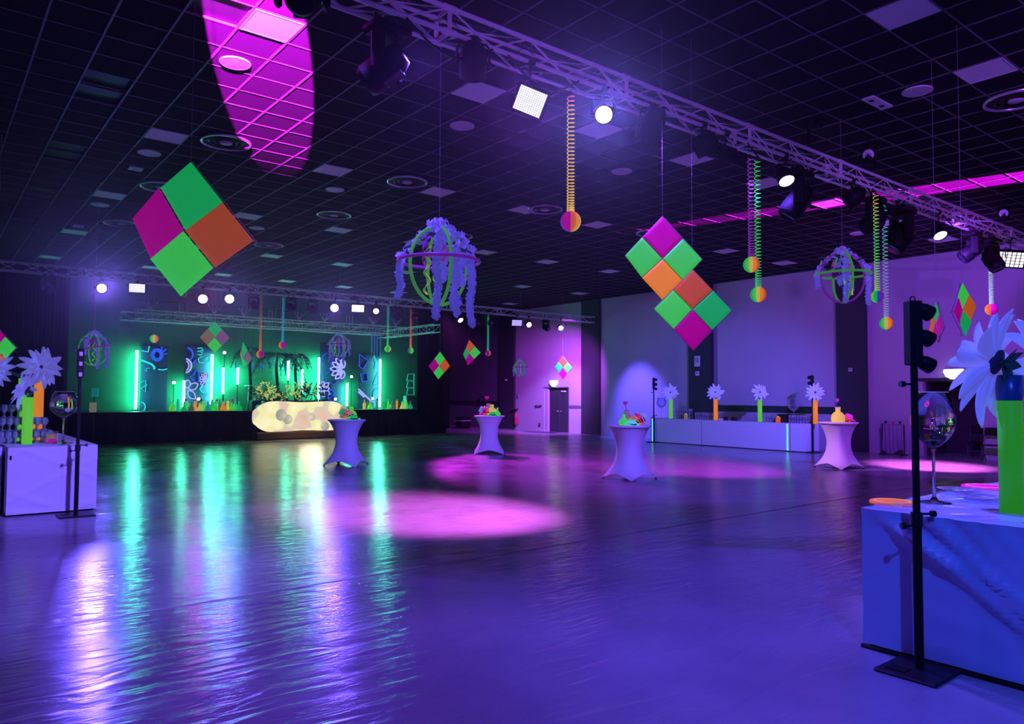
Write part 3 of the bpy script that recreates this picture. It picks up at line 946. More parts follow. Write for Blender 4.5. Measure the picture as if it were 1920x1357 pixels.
# black cables drooping from the front truss
for k, (a, b) in enumerate(((3.4, 4.4), (4.6, 5.6), (8.8, 9.9), (12.4, 13.6), (15.2, 17.0))):
    pts = [(a + (b - a) * u, YF - .03, ZF - .03 - .22 * math.sin(PI * u)) for u in [i / 10 for i in range(11)]]
    tag(MB().tube(pts, .012, n=6).build('cable', M_blackm), ['black cable loop beside the large head at the upper left of the front truss', 'black cable loop left of the large strobe panel', 'black cable loop above the unlit flood light', 'black cable loop by the green springs', 'black cable loop near the right end of the front truss'][k], 'cable', 'cables looped under the front truss')

# ------------------------------------------------------------------ hanging kites of four stretched panels
def kite(label, pts, dep, cols, bulge=.06, wire_top=None, backfacing=1):
    """pts: 3x3 corner pixels, rows from the top corner down-left; dep: depth of each; each panel is its own bowed sheet"""
    P = [[at(pts[i][j][0], pts[i][j][1], dep[i][j]) for j in range(3)] for i in range(3)]
    top = P[0][0]
    t = thing('hanging_kite', label, 'hanging decoration', top, 0, 'kites of four fluorescent panels')
    n0 = (P[0][2] - P[0][0]).cross(P[2][0] - P[0][0]).normalized()
    if n0.dot(EYE - top) < 0: n0 = -n0
    q = 0
    for i in range(2):
        for j in range(2):
            a, b, c, d = P[i][j] - top, P[i][j + 1] - top, P[i + 1][j + 1] - top, P[i + 1][j] - top
            L = (a - c).length
            sg = bulge * L * (1 if (i + j) % 2 else -.5)
            off = n0 * (.006 * (i * 2 + j))

            def S(u, v, a=a, b=b, c=c, d=d, sg=sg, off=off):
                g = .012
                u = g + u * (1 - 2 * g); v = g + v * (1 - 2 * g)
                return a * (1 - u) * (1 - v) + b * u * (1 - v) + c * u * v + d * (1 - u) * v + n0 * (sg * 4 * u * (1 - u) * v * (1 - v)) + off
            MB().grid(S, 8, 8, .006).build('panel', cols[q], t); q += 1
    # rods of the frame behind the sheets
    rod = MB()
    for a, b in ((P[0][0], P[2][2]), (P[0][2], P[2][0])): rod.cyl(a - top - n0 * .03, b - top - n0 * .03, .005, n=6)
    for a, b in ((P[0][0], P[0][2]), (P[0][2], P[2][2]), (P[2][2], P[2][0]), (P[2][0], P[0][0])): rod.cyl(a - top - n0 * .012, b - top - n0 * .012, .004, n=5)
    rod.build('rod_frame', mat('pale_rod', (.4, .4, .35), .5), t)
    MB().cyl((0, 0, 0), (0, 0, (wire_top or CZ) - top.z), .0022, n=5, caps=False).build('hanging_wire', mat('thin_wire', (.5, .45, .6), .3, metal=.5), t)
    return t


def kpts(T, L, B, R, C=None, TL=None, TR=None, BL=None, BR=None):
    mid = lambda a, b: ((a[0] + b[0]) / 2, (a[1] + b[1]) / 2)
    C = C or mid(mid(T, B), mid(L, R))
    return [[T, TR or mid(T, R), R], [TL or mid(T, L), C, BR or mid(R, B)], [L, BL or mid(L, B), B]]


def kdep(d, k=0.0, v=0.0):
    # k>0: right side nearer
    return [[d - v, d - v / 2 - k / 2, d - k], [d - v / 2 + k / 2, d, d + v / 2 - k / 2], [d + k, d + v / 2 + k / 2, d + v]]


kite('big kite of four fluorescent panels hanging at upper left', kpts((358, 303), (251, 410), (343, 557), (478, 452), (348, 433), (301, 352), (419, 379), (285, 486), (405, 503)), kdep(5.6, .22), [F_mint, F_orange2, F_mag, F_green])
kite('upper kite of the overlapping pair, magenta panel on top', kpts((1242, 405), (1172, 479), (1242, 563), (1317, 486), (1242, 485), (1204, 444), (1280, 447), (1203, 521), (1280, 525)), kdep(8.8, .1), [F_mag, F_green, F_green, F_amber])
kite('lower kite of the overlapping pair, magenta panel at the bottom', kpts((1298, 504), (1226, 579), (1300, 657), (1372, 582), (1298, 580), (1262, 543), (1337, 544), (1263, 617), (1335, 619)), kdep(9.0, .1), [F_orange2, F_mint, F_green, F_mag])
kite('kite with tan and mauve panels hanging before the stage banners', kpts((403, 602), (375, 632), (403, 662), (431, 633)), kdep(24.5, .1), [F_mint, F_mauve, F_tan, F_green])
kite('small narrow kite seen edge on between the stage tubes', kpts((456, 641), (451, 664), (459, 690), (474, 672), (455, 671)), kdep(26.5, .5), [F_mint, F_mauve, F_tan, F_mint])
kite('kite with a magenta panel at its left against the dark stage corner', kpts((825, 659), (804, 686), (822, 711), (844, 686)), kdep(26, .1), [F_green, F_orange, F_mag, F_green])
kite('kite with an orange top beside the green spring ball', kpts((880, 637), (868, 664), (877, 685), (901, 661), (879, 662)), kdep(27, -.3), [F_orange, F_green, F_mint, F_mag])
kite('kite hanging above the double door', kpts((1055, 667), (1040, 688), (1055, 711), (1073, 689)), kdep(33, .1), [F_orange2, F_green, F_mint, F_mag])
kite('slim kite seen edge on right of the tall lamp stand', kpts((1755, 566), (1745, 618), (1757, 642), (1769, 612), (1757, 606)), kdep(9.5, .35), [F_mint, F_mag, F_orange, F_mag])
kite('slim kite half hidden behind the near giant daisy', kpts((1804, 530), (1786, 585), (1807, 630), (1829, 574), (1802, 582)), kdep(8.6, -.2), [F_green, F_orange, F_mag, F_mint])
kite('kite cut off by the left edge of the picture', kpts((-9, 610), (-40, 650), (-8, 692), (31, 652)), kdep(12.5, .1), [F_mag, F_green, F_mag, F_orange])

# ------------------------------------------------------------------ balls on springs
def gradient(name, stops, z0, z1, es=.5):
    mt = D.materials.new(name); mt.use_nodes = True; nt = mt.node_tree; b = nt.nodes['Principled BSDF']
    tc = nt.nodes.new('ShaderNodeTexCoord'); sx = nt.nodes.new('ShaderNodeSeparateXYZ')
    mr = nt.nodes.new('ShaderNodeMapRange'); mr.inputs['From Min'].default_value = z0; mr.inputs['From Max'].default_value = z1
    cr = nt.nodes.new('ShaderNodeValToRGB')
    while len(cr.color_ramp.elements) < len(stops): cr.color_ramp.elements.new(.5)
    for e, (p_, c) in zip(cr.color_ramp.elements, stops): e.position = p_; e.color = (*c, 1)
    L = nt.links
    L.new(tc.outputs['Object'], sx.inputs[0]); L.new(sx.outputs['Z'], mr.inputs['Value']); L.new(mr.outputs[0], cr.inputs[0])
    L.new(cr.outputs[0], b.inputs['Base Color']); L.new(cr.outputs[0], b.inputs['Emission Color'])
    b.inputs['Emission Strength'].default_value = es; b.inputs['Roughness'].default_value = .35
    return mt


def spring_ball(label, px, py, Y, ztop, stops, turns, rot=0, rb=.12, rs=.041, wr=.006, nospring=False, rev=False):
    c = on_y(px, py, Y)
    rot = math.atan2(-c.y, -c.x) - math.radians(rot)
    t = thing('spring_ball', label, 'hanging ball', c, rot, 'striped balls on coil springs')
    # the ball: twelve coloured gores
    gore_cols = [F_lime, F_mint, F_green, F_yellow, F_amber, F_orange, F_mag, F_mag, mat('violet_gore', (.22, .03, .45), .5, em=(.25, .03, .5), es=.3), mat('blue_gore', (.03, .10, .55), .5, em=(.03, .1, .5), es=.3), F_mint, F_lime]
    if rev: gore_cols = gore_cols[::-1]
    for g in range(12):
        mb = MB()
        a0, a1 = 2 * PI * g / 12, 2 * PI * (g + 1) / 12

        def S(u, v, a0=a0, a1=a1):
            ph = -PI / 2 + PI * v; th = a0 + (a1 - a0) * u
            rr = rb * (1 + .012 * math.sin(PI * u))
            return (rr * math.cos(ph) * math.cos(th), rr * math.cos(ph) * math.sin(th), rr * math.sin(ph))
        mb.grid(S, 3, 10)
        mb.build('gore', gore_cols[g], t)
    H_ = ztop - c.z - rb
    if nospring:
        MB().cyl((0, 0, rb), (0, 0, CZ - c.z), .003, n=5).build('hanging_wire', MATS['thin_wire'], t)
        return t
    n = turns * 14; pts = []
    for i in range(n + 1):
        u = i / n
        z = rb - .01 + H_ * (u ** 1.45 * .75 + u * .25)
        pts.append((rs * math.cos(2 * PI * turns * u), rs * math.sin(2 * PI * turns * u), z))
    mt = gradient('spring_' + label.split()[0] + str(int(px)), stops, rb, rb + H_)
    MB().tube(pts, wr, n=5).build('spring', mt, t)
    MB().cyl((0, 0, rb + H_), (0, 0, rb + H_ + .045), .01).build('hook', M_blackm, t)
    return t


YEL = (.85, .60, .10); GRN = (.05, .75, .12); TEA = (.02, .55, .40); PUR = (.35, .04, .50); ORA = (.9, .25, .05); LIM = (.35, .85, .05); PAL = (.45, .85, .40); MGN = (.75, .05, .35); CYA = (.02, .45, .75)
yr = YF + TS
spring_ball('nearest striped ball on a yellow coil spring', 1070, 415, yr, ZF - .06, [(0, YEL), (.85, YEL), (1, MGN)], 34, rot=180, rev=True, rb=.118)
spring_ball('striped ball on a dim purple spring, higher of the close pair', 1409, 496, yr, ZF - .06, [(0, PUR), (1, PUR)], 30, rot=108, rb=.115)
spring_ball('striped ball on a green spring, lower of the close pair', 1422, 552, yr, ZF - .06, [(0, GRN), (1, GRN)], 36, rot=108, rb=.115)
spring_ball('striped ball on a lime spring beside the right flower cage', 1645, 556, YF, ZF - .06, [(0, LIM), (.5, GRN), (1, YEL)], 32, rot=60, rev=True, rb=.105)
spring_ball('striped ball on a teal spring hanging lowest at right', 1662, 606, yr, ZF - .06, [(0, (.35, .4, .6)), (.55, (.2, .5, .4)), (1, TEA)], 34, rot=108, rb=.115)
spring_ball('striped ball on a pale green spring above the near daisy', 1859, 580, yr, ZF - .06, [(0, PAL), (1, PAL)], 34, rot=185, rb=.128)
spring_ball('striped ball on a rust coloured spring above the stage foliage', 488, 664, YB, ZB - .06, [(0, ORA), (.7, (.4, .15, .08)), (1, (.25, .08, .1))], 34, rot=195)
spring_ball('striped ball on a blue spring left of the small stage flower cage', 530, 647, YB, ZB - .06, [(0, CYA), (.6, CYA), (1, TEA)], 30, rot=200, rb=.125)
spring_ball('striped ball on a green spring left of the rightmost stage tube ball', 727, 654, YB, ZB - .06, [(0, GRN), (1, TEA)], 32, rot=45)
spring_ball('striped ball on an orange-red spring at the right of the stage', 770, 657, YB, ZB - .06, [(0, ORA), (1, (.5, .06, .1))], 32, rot=330)
spring_ball('striped ball on a teal-green spring before the slate wall', 915, 662, YB, ZB - .06, [(0, TEA), (1, GRN)], 32, rot=150, rev=True, rb=.115)
spring_ball('striped ball hanging by a bare wire above the leftmost stage tube', 289, 635, YB + 1.2, ZB, [(0, GRN), (1, GRN)], 2, rot=108, rb=.13, nospring=True)

# ------------------------------------------------------------------ flower cages
def petal_clump(mb, c, r, rnd):
    """one five petalled floret of bent quads"""
    ax = Vector((rnd.uniform(-1, 1), rnd.uniform(-1, 1), rnd.uniform(-.6, .6))).normalized()
    u, w = mb.ring_frame(ax)
    for k in range(4):
        a = k * PI / 2 + rnd.uniform(-.3, .3)
        d = u * math.cos(a) + w * math.sin(a); s_ = ax.cross(d)
        c0 = Vector(c)
        mb.add([c0, c0 + d * r * .6 + s_ * r * .5 + ax * r * .25, c0 + d * r * 1.1 + ax * r * .1, c0 + d * r * .6 - s_ * r * .5 + ax * r * .25], [(0, 1, 2), (0, 2, 3)], True)


def flower_cage(label, c, R, rz, garlands, seed, rings=((0, 0), (90, 0)), tilt=(0, 0), dens=1.0, leafy=True, purple_az=None):
    rnd = random.Random(seed)
    t = thing('flower_cage', label, 'hanging decoration', c, rz, 'hoop cages with wisteria garlands')
    n = 48
    hr = .018 * R / .4
    pts = [(R * 1.02 * math.cos(2 * PI * i / n), R * 1.02 * math.sin(2 * PI * i / n), R * .12 + tilt[0] * math.cos(2 * PI * i / n)) for i in range(n)]
    MB().tube(pts, hr, n=8, closed=True).build('level_hoop', F_hoop_p if purple_az is None else F_hoop, t)
    if purple_az is not None: rings = tuple(rings) + ((purple_az, 0),)
    for k, (az, _) in enumerate(rings):
        a = math.radians(az)
        pts = [(R * .86 * math.cos(2 * PI * i / n) * math.cos(a), R * .86 * math.cos(2 * PI * i / n) * math.sin(a), R * .98 * math.sin(2 * PI * i / n)) for i in range(n)]
        MB().tube(pts, hr, n=8, closed=True).build('upright_hoop', F_hoop_p if az == purple_az else F_hoop, t)
    # wavy ribbons
    for k in range(3):
        a = rnd.uniform(0, 2 * PI); x, y = R * .35 * math.cos(a), R * .35 * math.sin(a)
        mb = MB()
        mb.grid(lambda u, v: (x + R * .07 * math.sin(u * 17 + k) + (v - .5) * R * .07 * math.cos(u * 9), y + (v - .5) * R * .07 * math.sin(u * 9), R * (.55 - 1.25 * u)), 30, 1, .002)
        mb.build('ribbon', [F_lime, F_hoop, F_yellow][k], t)
    # garlands: crown heap on top, then long strands
    for g, (a, r0, z1, L) in enumerate(garlands):
        a = math.radians(a); mb = MB()
        x, y = R * r0 * math.cos(a), R * r0 * math.sin(a)
        z0 = R * math.sqrt(max(0, 1 - min(1, r0) ** 2)) if z1 is None else R * z1
        cnt = int(L / .3 * 34 * dens)
        for k in range(cnt):
            u = k / cnt
            rr = R * .062 * (1 - .55 * u) * rnd.uniform(.5, 1.1)
            b = rnd.uniform(0, 2 * PI)
            petal_clump(mb, (x + rr * math.cos(b) + .03 * R * math.sin(u * 11 + g), y + rr * math.sin(b), z0 - R * L * u), R * .092, rnd)
        mb.build('garland', M_wist, t)
        # arm of blossom from the top over to the strand
        mb = MB()
        cnt2 = int(34 * dens * r0)
        for k in range(cnt2):
            u = k / max(1, cnt2)
            r1 = R * r0 * u; zt = R * (1.0 - .0) * (1 - u) + z0 * u + R * .12 * math.sin(PI * u)
            petal_clump(mb, (r1 * math.cos(a) + rnd.uniform(-.07, .07) * R, r1 * math.sin(a) + rnd.uniform(-.07, .07) * R, zt + rnd.uniform(-.06, .06) * R), R * .092, rnd)
        if cnt2: mb.build('garland_arm', M_wist, t)
    mb = MB()
    for k in range(int(60 * dens)):
        b = rnd.uniform(0, 2 * PI); rr = R * .30 * math.sqrt(rnd.random())
        petal_clump(mb, (rr * math.cos(b), rr * math.sin(b), R * (1.0 + .20 * rnd.random() - .35 * rr / R)), R * .092, rnd)
    mb.build('blossom_crown', M_wist, t)
    if leafy:
        for k in range(7):
            a = rnd.uniform(0, 2 * PI); el = rnd.uniform(-.3, .5); d = Vector((math.cos(a) * math.cos(el), math.sin(a) * math.cos(el), math.sin(el)))
            side = d.cross(Vector((0, 0, 1))).normalized(); L = R * .42; o0 = d * R * .55 + Vector((0, 0, R * .45))
            mb = MB()
            mb.grid(lambda u, v: o0 + d * L * u + side * (v - .5) * L * .55 * math.sin(PI * min(1, u * .96 + .04)) + Vector((0, 0, -.25 * L * u * u + abs(v - .5) * .2 * L)), 8, 4, .003)
            mb.build('leaf', M_leaf_pale if k % 2 else M_leaf, t)
        for k in range(5):
            a = rnd.uniform(0, 2 * PI); o0 = Vector((R * .3 * math.cos(a), R * .3 * math.sin(a), R * rnd.uniform(.15, .6)))
            mb = MB(); ax = Vector((math.cos(a), math.sin(a), .3)).normalized(); u_, w_ = mb.ring_frame(ax)
            for q in range(5):
                b = q * 2 * PI / 5; dd = u_ * math.cos(b) + w_ * math.sin(b); ss = ax.cross(dd)
                mb.grid(lambda u, v: o0 + dd * R * .25 * u + ss * (v - .5) * R * .22 * math.sin(PI * min(1, u * .9 + .08)) + ax * R * .08 * u * (1 - u) * 4, 5, 3, .002)
            mb.build('blossom', M_purple_fl if k % 2 else M_pinkfl, t)
    MB().cyl((0, 0, R * 1.1), (0, 0, CZ - c[2]), .002, n=5, caps=False).build('hanging_wire', MATS['thin_wire'], t)
    return t


flower_cage('large flower cage with a purple hoop hanging left of centre', at(823, 499, 7.6), .405, math.radians(-18), [(165, .98, .25, 1.05), (250, .45, .75, 2.1), (300, .55, .35, 1.5), (335, .82, .45, 1.95), (20, .7, .6, 1.0), (318, .5, -.8, .45), (60, .5, .5, .8)], 3, rings=((20, 0), (95, 0)), dens=1.1)
flower_cage('flower cage with a large upright purple hoop hanging at upper right', at(1580, 520, 11.6), .40, 0, [(141, .98, .3, .75), (225, .35, .7, 1.7), (290, .3, .45, 1.1), (320, .98, .45, 1.5), (40, .5, .6, .8)], 5, rings=((51.5, 0),), purple_az=141.5, dens=1.0)
flower_cage('dim flower cage behind the left lamp stand', at(176, 655, 17.0), .37, 0, [(300, .35, .6, 1.8), (325, .8, .4, 1.5), (200, .5, .6, .9)], 8, rings=((10, 0), (100, 0)), tilt=(.08, 0), dens=.9)
flower_cage('teal-lit flower cage hanging over the stage', at(636, 648, 27.5), .42, 0, [(150, .8, .3, 1.7), (180, .6, .5, 1.9), (240, .3, .6, 1.9), (290, .5, .5, 2.0), (325, .9, .3, 1.2), (20, .7, .3, 1.3)], 11, dens=.6)
flower_cage('small pale flower cage hanging before the far column', at(975, 690, 32.0), .34, 0, [(150, .8, .2, 1.2), (200, .5, .4, 1.5), (250, .3, .5, 1.4), (310, .6, .2, 1.4), (0, .9, .2, 1.0)], 13, dens=.5, leafy=False)

# ------------------------------------------------------------------ stage
st = struct('stage_platform', MB().box((3.9, YS, 0), (19.3, YS + 5.5, ZS)), M_black)
st['kind'] = 'structure'
sk = MB()
sk.grid(lambda u, v: (3.9 + 15.45 * u, YS - .02 - .015 * math.sin(u * 320), ZS * v), 400, 1)
sk.build('stage_skirt', M_cloth_black, st)
struct('wall_stage', MB().box((3.9, YS + 2.4, ZS), (19.3, YS + 2.5, CZ)), mat('dark_green_backdrop', (.008, .17, .10), .85, noise=.3, nscale=1.5))


def tube_light(label, x, z0, z1, y):
    t = thing('light_tube', label, 'light tube', (x, y, z0), 0, 'upright glowing tubes on the stage')
    H_ = z1 - z0
    MB().cyl((0, 0, .03), (0, 0, H_ - .03), .045, n=12).build('tube', G_tube, t)
    MB().cyl((0, 0, -.01), (0, 0, .03), .055, n=12).build('end_cap', M_black, t)
    MB().cyl((0, 0, H_ - .03), (0, 0, H_ + .01), .055, n=12).build('end_cap', M_black, t)
    MB().lathe([(.001, .0), (.16, 0), (.16, .02), (.001, .02)], 18).build('base_plate', M_black, t, (0, 0, min(0, ZS - z0) + .0))
    if z0 > ZS + .1:
        MB().cyl((0, 0, ZS - z0), (0, 0, -.01), .015).build('stand', M_black, t)
    return t


tubes = [((257, 655), 773, 31.38, 'tallest leftmost glowing tube on the stage'), ((345, 712), 769, 31.36, 'short glowing tube standing before the second banner'), ((398, 663), 759, 31.38, 'tall glowing tube right of the second banner'),
         ((419, 688), 740, 31.38, 'middle-height glowing tube right of the tall second one'), ((446, 688), 722, 31.4, 'short high glowing tube under the narrow kite'),
         ((541, 675), 714, 31.4, 'short high glowing tube right of the foliage'), ((567, 691), 740, 31.38, 'glowing tube between the foliage and the flower banner'),
         ((598, 669), 752, 31.38, 'tall glowing tube left of the flower banner'), ((651, 717), 762, 31.36, 'short leaning glowing tube right of the flower banner'), ((713, 672), 771, 31.38, 'tall rightmost glowing tube on the stage')]
for (x, y), yb_, Y, lb in tubes:
    p = on_y(x, y, Y); q = on_y(x, yb_, Y)
    tube_light(lb, p.x, max(q.z, ZS + .03), p.z, Y)

# neon-drawn banners
def banner(label, x0, y0, x1, y1, Y, draws):
    a = on_y(x0, y1, Y); b = on_y(x1, y0, Y)
    t = thing('neon_banner', label, 'banner', (a.x, Y, a.z), 0, 'dark banners with glowing drawings')
    W, H_ = b.x - a.x, b.z - a.z
    MB().box((0, 0, 0), (W, .03, H_)).build('sheet', mat('navy_banner', (.02, .035, .12), .6), t)
    MB().cyl((-.03, .02, H_), (W + .03, .02, H_), .02).build('top_bar', M_blackm, t)
    for (x, z) in ((.05, 0), (W - .05, 0)):
        MB().cyl((x, .04, ZS - a.z), (x, .04, H_), .012).build('pole', M_blackm, t)

    def tr(p): return ((p[0] - x0) / (x1 - x0) * W, -.025, (y1 - p[1]) / (y1 - y0) * H_)
    for pts, m_, closed, r in draws:
        MB().tube([tr(p) for p in pts], r, n=6, closed=closed).build('neon_line', m_, t)
    return t


def arc(cx, cy, r, a0, a1, n=16, ry=None):
    ry = ry or r
    return [(cx + r * math.cos(math.radians(a0 + (a1 - a0) * i / n)), cy - ry * math.sin(math.radians(a0 + (a1 - a0) * i / n))) for i in range(n + 1)]


def petal2(cx, cy, L, w, ang, n=14):
    a = math.radians(ang); d = (math.cos(a), -math.sin(a)); s_ = (-d[1], d[0]); out = []
    for i in range(n + 1):
        u = i / n; k = math.sin(PI * u) ** .8 * w
        out.append((cx + d[0] * L * (.15 + .85 * u) + s_[0] * k, cy + d[1] * L * (.15 + .85 * u) + s_[1] * k))
    for i in range(n, -1, -1):
        u = i / n; k = math.sin(PI * u) ** .8 * w
        out.append((cx + d[0] * L * (.15 + .85 * u) - s_[0] * k, cy + d[1] * L * (.15 + .85 * u) - s_[1] * k))
    return out


b_, c_, v_ = G_neon_b, G_neon_c, G_neon_v
banner('banner with a ring-shaped sun beside the leftmost tube', 262, 650, 315, 776, 31.62, [
    (arc(293, 666, 10.5, 0, 359), b_, True, .045), (arc(293, 666, 7, 0, 359), b_, True, .03),
    ([(302, 659), (302.5, 650)], b_, False, .025), ([(305, 660), (311, 654.5)], b_, False, .025), ([(307, 664), (313, 663)], b_, False, .025),
    ([(262, 659), (275, 661), (277, 650)], c_, False, .025), ([(262, 677), (272, 680), (283, 684), (289, 690), (287, 693)], c_, False, .04),
    ([(296, 693), (305, 694), (314, 692)], c_, False, .025), ([(262, 718), (272, 714), (272, 735), (263, 729), (275, 722)], c_, False, .018), (arc(263, 763, 9, -70, 80), c_, False, .025),
    ([(269, 695), (274, 697), (272, 692), (279, 691)], c_, False, .018)])
banner('tall banner with crescents, a heart shape and flowers', 344, 650, 397, 776, 31.62, [
    (arc(347, 666, 12, -50, 80), b_, False, .035), (arc(344, 687, 13, -80, 80), v_, False, .035), (arc(342, 687, 10, -60, 60), v_, False, .025),
    ([(368, 654), (376, 653), (380, 657), (368, 660), (378, 661), (378, 665), (368, 665), (378, 669), (370, 673), (372, 680), (385, 681), (392, 678), (393, 667), (385, 672)], c_, False, .022),
    ([(369, 695), (372, 699), (372, 716), (366, 717), (355, 707), (362, 703), (366, 695)], b_, True, .028),
    *[(petal2(387, 713, 14, 2.6, an), v_, True, .018) for an in (80, 105, 130, 158, 185, 215, 245)],
    *[(petal2(349, 731, L, 6, an), v_, True, .025) for an, L in ((85, 18), (25, 24), (-45, 24))],
    ([(380, 722), (375, 730), (379, 735), (391, 739)], c_, False, .035), ([(361, 679), (364, 681), (360, 682), (366, 675)], b_, False, .03)])
banner('banner with big daisy petals in pale violet neon', 599, 645, 645, 772, 31.62, [
    *[(petal2(645, 693, L, 4.4, an), v_, True, .035) for an, L in ((100, 20), (128, 26), (152, 26), (178, 27), (204, 26), (228, 24), (255, 18))],
    *[(petal2(600, 731, L, 4, an), v_, True, .028) for an, L in ((70, 16), (38, 20), (8, 17), (-24, 20), (-58, 16))],
    (arc(606, 688, 14, -70, 60), b_, False, .025), ([(611, 663), (604, 668), (600, 680)], b_, False, .02),
    (arc(621, 745, 6, 0, 359, ry=14), b_, True, .03), ([(616, 736), (626, 742), (616, 748), (626, 754)], b_, False, .025), ([(617, 716), (625, 722), (636, 712)], b_, False, .02)])
banner('banner with kite shapes, a triangle and slanting bars', 671, 665, 712, 776, 31.62, [
    ([(672, 665), (689, 677), (679, 693), (672, 688)], b_, True, .025), ([(675, 702), (687, 700), (689, 714), (678, 717)], b_, True, .03),
    ([(671, 730), (694, 751), (700, 754)], v_, False, .04), ([(671, 735), (682, 745)], v_, False, .04),
    ([(707, 698), (699, 722), (710, 721)], c_, True, .02), (arc(707, 740, 7, 60, 300, ry=11), c_, False, .025), ([(700, 667), (704, 680), (702, 692)], c_, False, .03)])

# DJ booth with a glowing front
def booth_front_material():
    mt = D.materials.new('warm_glowing_booth_front'); mt.use_nodes = True; nt = mt.node_tree
    nt.nodes.remove(nt.nodes['Principled BSDF']); L = nt.links
    e = nt.nodes.new('ShaderNodeEmission'); tc = nt.nodes.new('ShaderNodeTexCoord')
    n = nt.nodes.new('ShaderNodeTexNoise'); n.inputs['Scale'].default_value = 1.5; n.inputs['Detail'].default_value = 1.5
    cr = nt.nodes.new('ShaderNodeValToRGB'); cr.color_ramp.interpolation = 'EASE'
    cols = [(.0, (.50, .26, .16)), (.40, (.64, .44, .33)), (.46, (.52, .50, .42)), (.50, (.72, .66, .33)), (.62, (.78, .72, .42)), (.78, (.95, .95, .90))]
    while len(cr.color_ramp.elements) < len(cols): cr.color_ramp.elements.new(.5)
    for el, (p_, c) in zip(cr.color_ramp.elements, cols): el.position = p_; el.color = (*c, 1)
    L.new(tc.outputs['Object'], n.inputs['Vector']); L.new(n.outputs['Fac'], cr.inputs[0]); L.new(cr.outputs[0], e.inputs[0])
    e.inputs[1].default_value = 1.25
    L.new(e.outputs[0], nt.nodes['Material Output'].inputs[0])
    return mt


YD = 28.6
pa, pb = on_y(472, 808, YD), on_y(652, 752, YD)
bx0, bx1 = pa.x, pb.x
t = thing('dj_booth', 'DJ booth with a rounded warm glowing front before the stage', 'dj booth', ((bx0 + bx1) / 2, YD, 0))
hw = (bx1 - bx0) / 2
zb0, zb1 = .32, 1.50
MB().bbox((-hw + .15, -.1, 0), (hw - .15, .55, zb0), .05).build('plinth', mat('dark_red_plinth', (.06, .025, .02), .7), t)
fr = MB()
def bf(u, v):
    # rounded pillow-like front, taller towards its right end
    x = -hw + 2 * hw * u
    zz = zb0 + (zb1 - zb0) * v
    e = (1 - abs(2 * u - 1) ** 6) ; ez = (1 - abs(2 * v - 1) ** 4)
    return (x * (.93 + .07 * ez), -.28 * max(0, e * ez) ** .5, zb0 + (zb1 - zb0) * (v - .5) * (1 - .45 * abs(2 * u - 1) ** 7) + (zb1 - zb0) * .5 + .05 * math.sin(u * 9) * (v - .5))
fr.grid(bf, 40, 12)
fr.build('glowing_front', booth_front_material(), t)
MB().bbox((-hw + .25, 0.02, zb0), (hw - .25, .55, zb1 - .12), .1).build('counter_body', M_black, t)
sp_m = mat('grey_opal_disc', (.3, .3, .28), .5, em=(.35, .35, .3), es=.9)
for px, py, r in ((645, 769, .19), (610, 799, .18), (585, 782, .15), (528, 778, .24), (540, 786, .2)):
    q = on_y(px if px < 648 else 645, py, YD - .3)
    dd = MB().lathe([(.001, -.03), (r * .9, -.02), (r, .03)], 22).build('opal_disc', sp_m, t, (q.x - t.location.x, -.29, q.z)); dd.rotation_euler = (math.radians(90), 0, 0)
    dd.rotation_euler = (math.radians(-90), 0, 0)
MB().bbox((-hw + .5, .1, zb1 - .12), (-hw + 1.2, .45, zb1 + .02), .02).bbox((.2, .1, zb1 - .12), (.9, .45, zb1 + .02), .02).build('deck', M_blackm, t)
point('booth_light', (t.location.x, YD - 1.0, .9), (1.0, .8, .5), 40, .5)

# truss leg, laptop-like plate and glowing foliage behind the booth
def leg_tower(px, y0, y1, Y, label, w=.28):
    a = on_y(px, y1, Y); b = on_y(px, y0, Y)
    t = thing('truss_tower', label, 'truss tower', (a.x, Y, ZS))
    H_ = b.z - ZS
    for sx in (-w / 2, w / 2):
        for sy in (-w / 2, w / 2):
            MB().cyl((sx, sy, 0), (sx, sy, H_), .022, n=8).build('upright', M_alu, t)
    mb = MB(); k = 0; z = 0
    while z < H_ - .2:
        s_ = 1 if k % 2 else -1
        for sy in (-w / 2, w / 2): mb.cyl((-w / 2 * s_, sy, z), (w / 2 * s_, sy, z + .25), .010, n=5)
        z += .25; k += 1
    mb.build('bracing', M_alu, t)['kind'] = 'stuff'
    MB().bbox((-w, -w, H_), (w, w, H_ + .04), .01).build('top_plate', M_alu, t)
    return t


leg_tower(474, 724, 758, 30.6, 'short cyan-lit truss tower at the left of the booth foliage')

rnd = random.Random(4)
# planter with lit bamboo-like foliage
pp = on_y(540, 757, 30.0)
t = thing('lit_foliage', 'speckled yellow-lit foliage spilling over the back of the booth', 'plant', (pp.x, 30.0, ZS))
MB().bbox((-1.55, -.2, 0), (1.7, .25, .4), .04).build('planter', M_black, t)
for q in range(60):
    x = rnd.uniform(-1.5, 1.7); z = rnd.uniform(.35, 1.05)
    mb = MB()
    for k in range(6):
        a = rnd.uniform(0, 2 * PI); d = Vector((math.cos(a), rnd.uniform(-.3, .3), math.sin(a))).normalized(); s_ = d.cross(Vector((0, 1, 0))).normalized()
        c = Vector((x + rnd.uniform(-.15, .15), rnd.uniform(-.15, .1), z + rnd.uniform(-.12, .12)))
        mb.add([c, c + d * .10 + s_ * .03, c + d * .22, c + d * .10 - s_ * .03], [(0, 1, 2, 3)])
    lit = abs(x - .2) < .35 or abs(x + .9) < .3 or rnd.random() < .15  # these sprays get a glowing leaf colour that stands in for lamp light
    mb.build('leaf_spray', [mat('glow_painted_leaf', (.4, .5, .08), .5, em=(.65, .75, .2), es=.55) if lit else M_leaf_pale, M_leaf][0 if rnd.random() < .7 else 1], t)
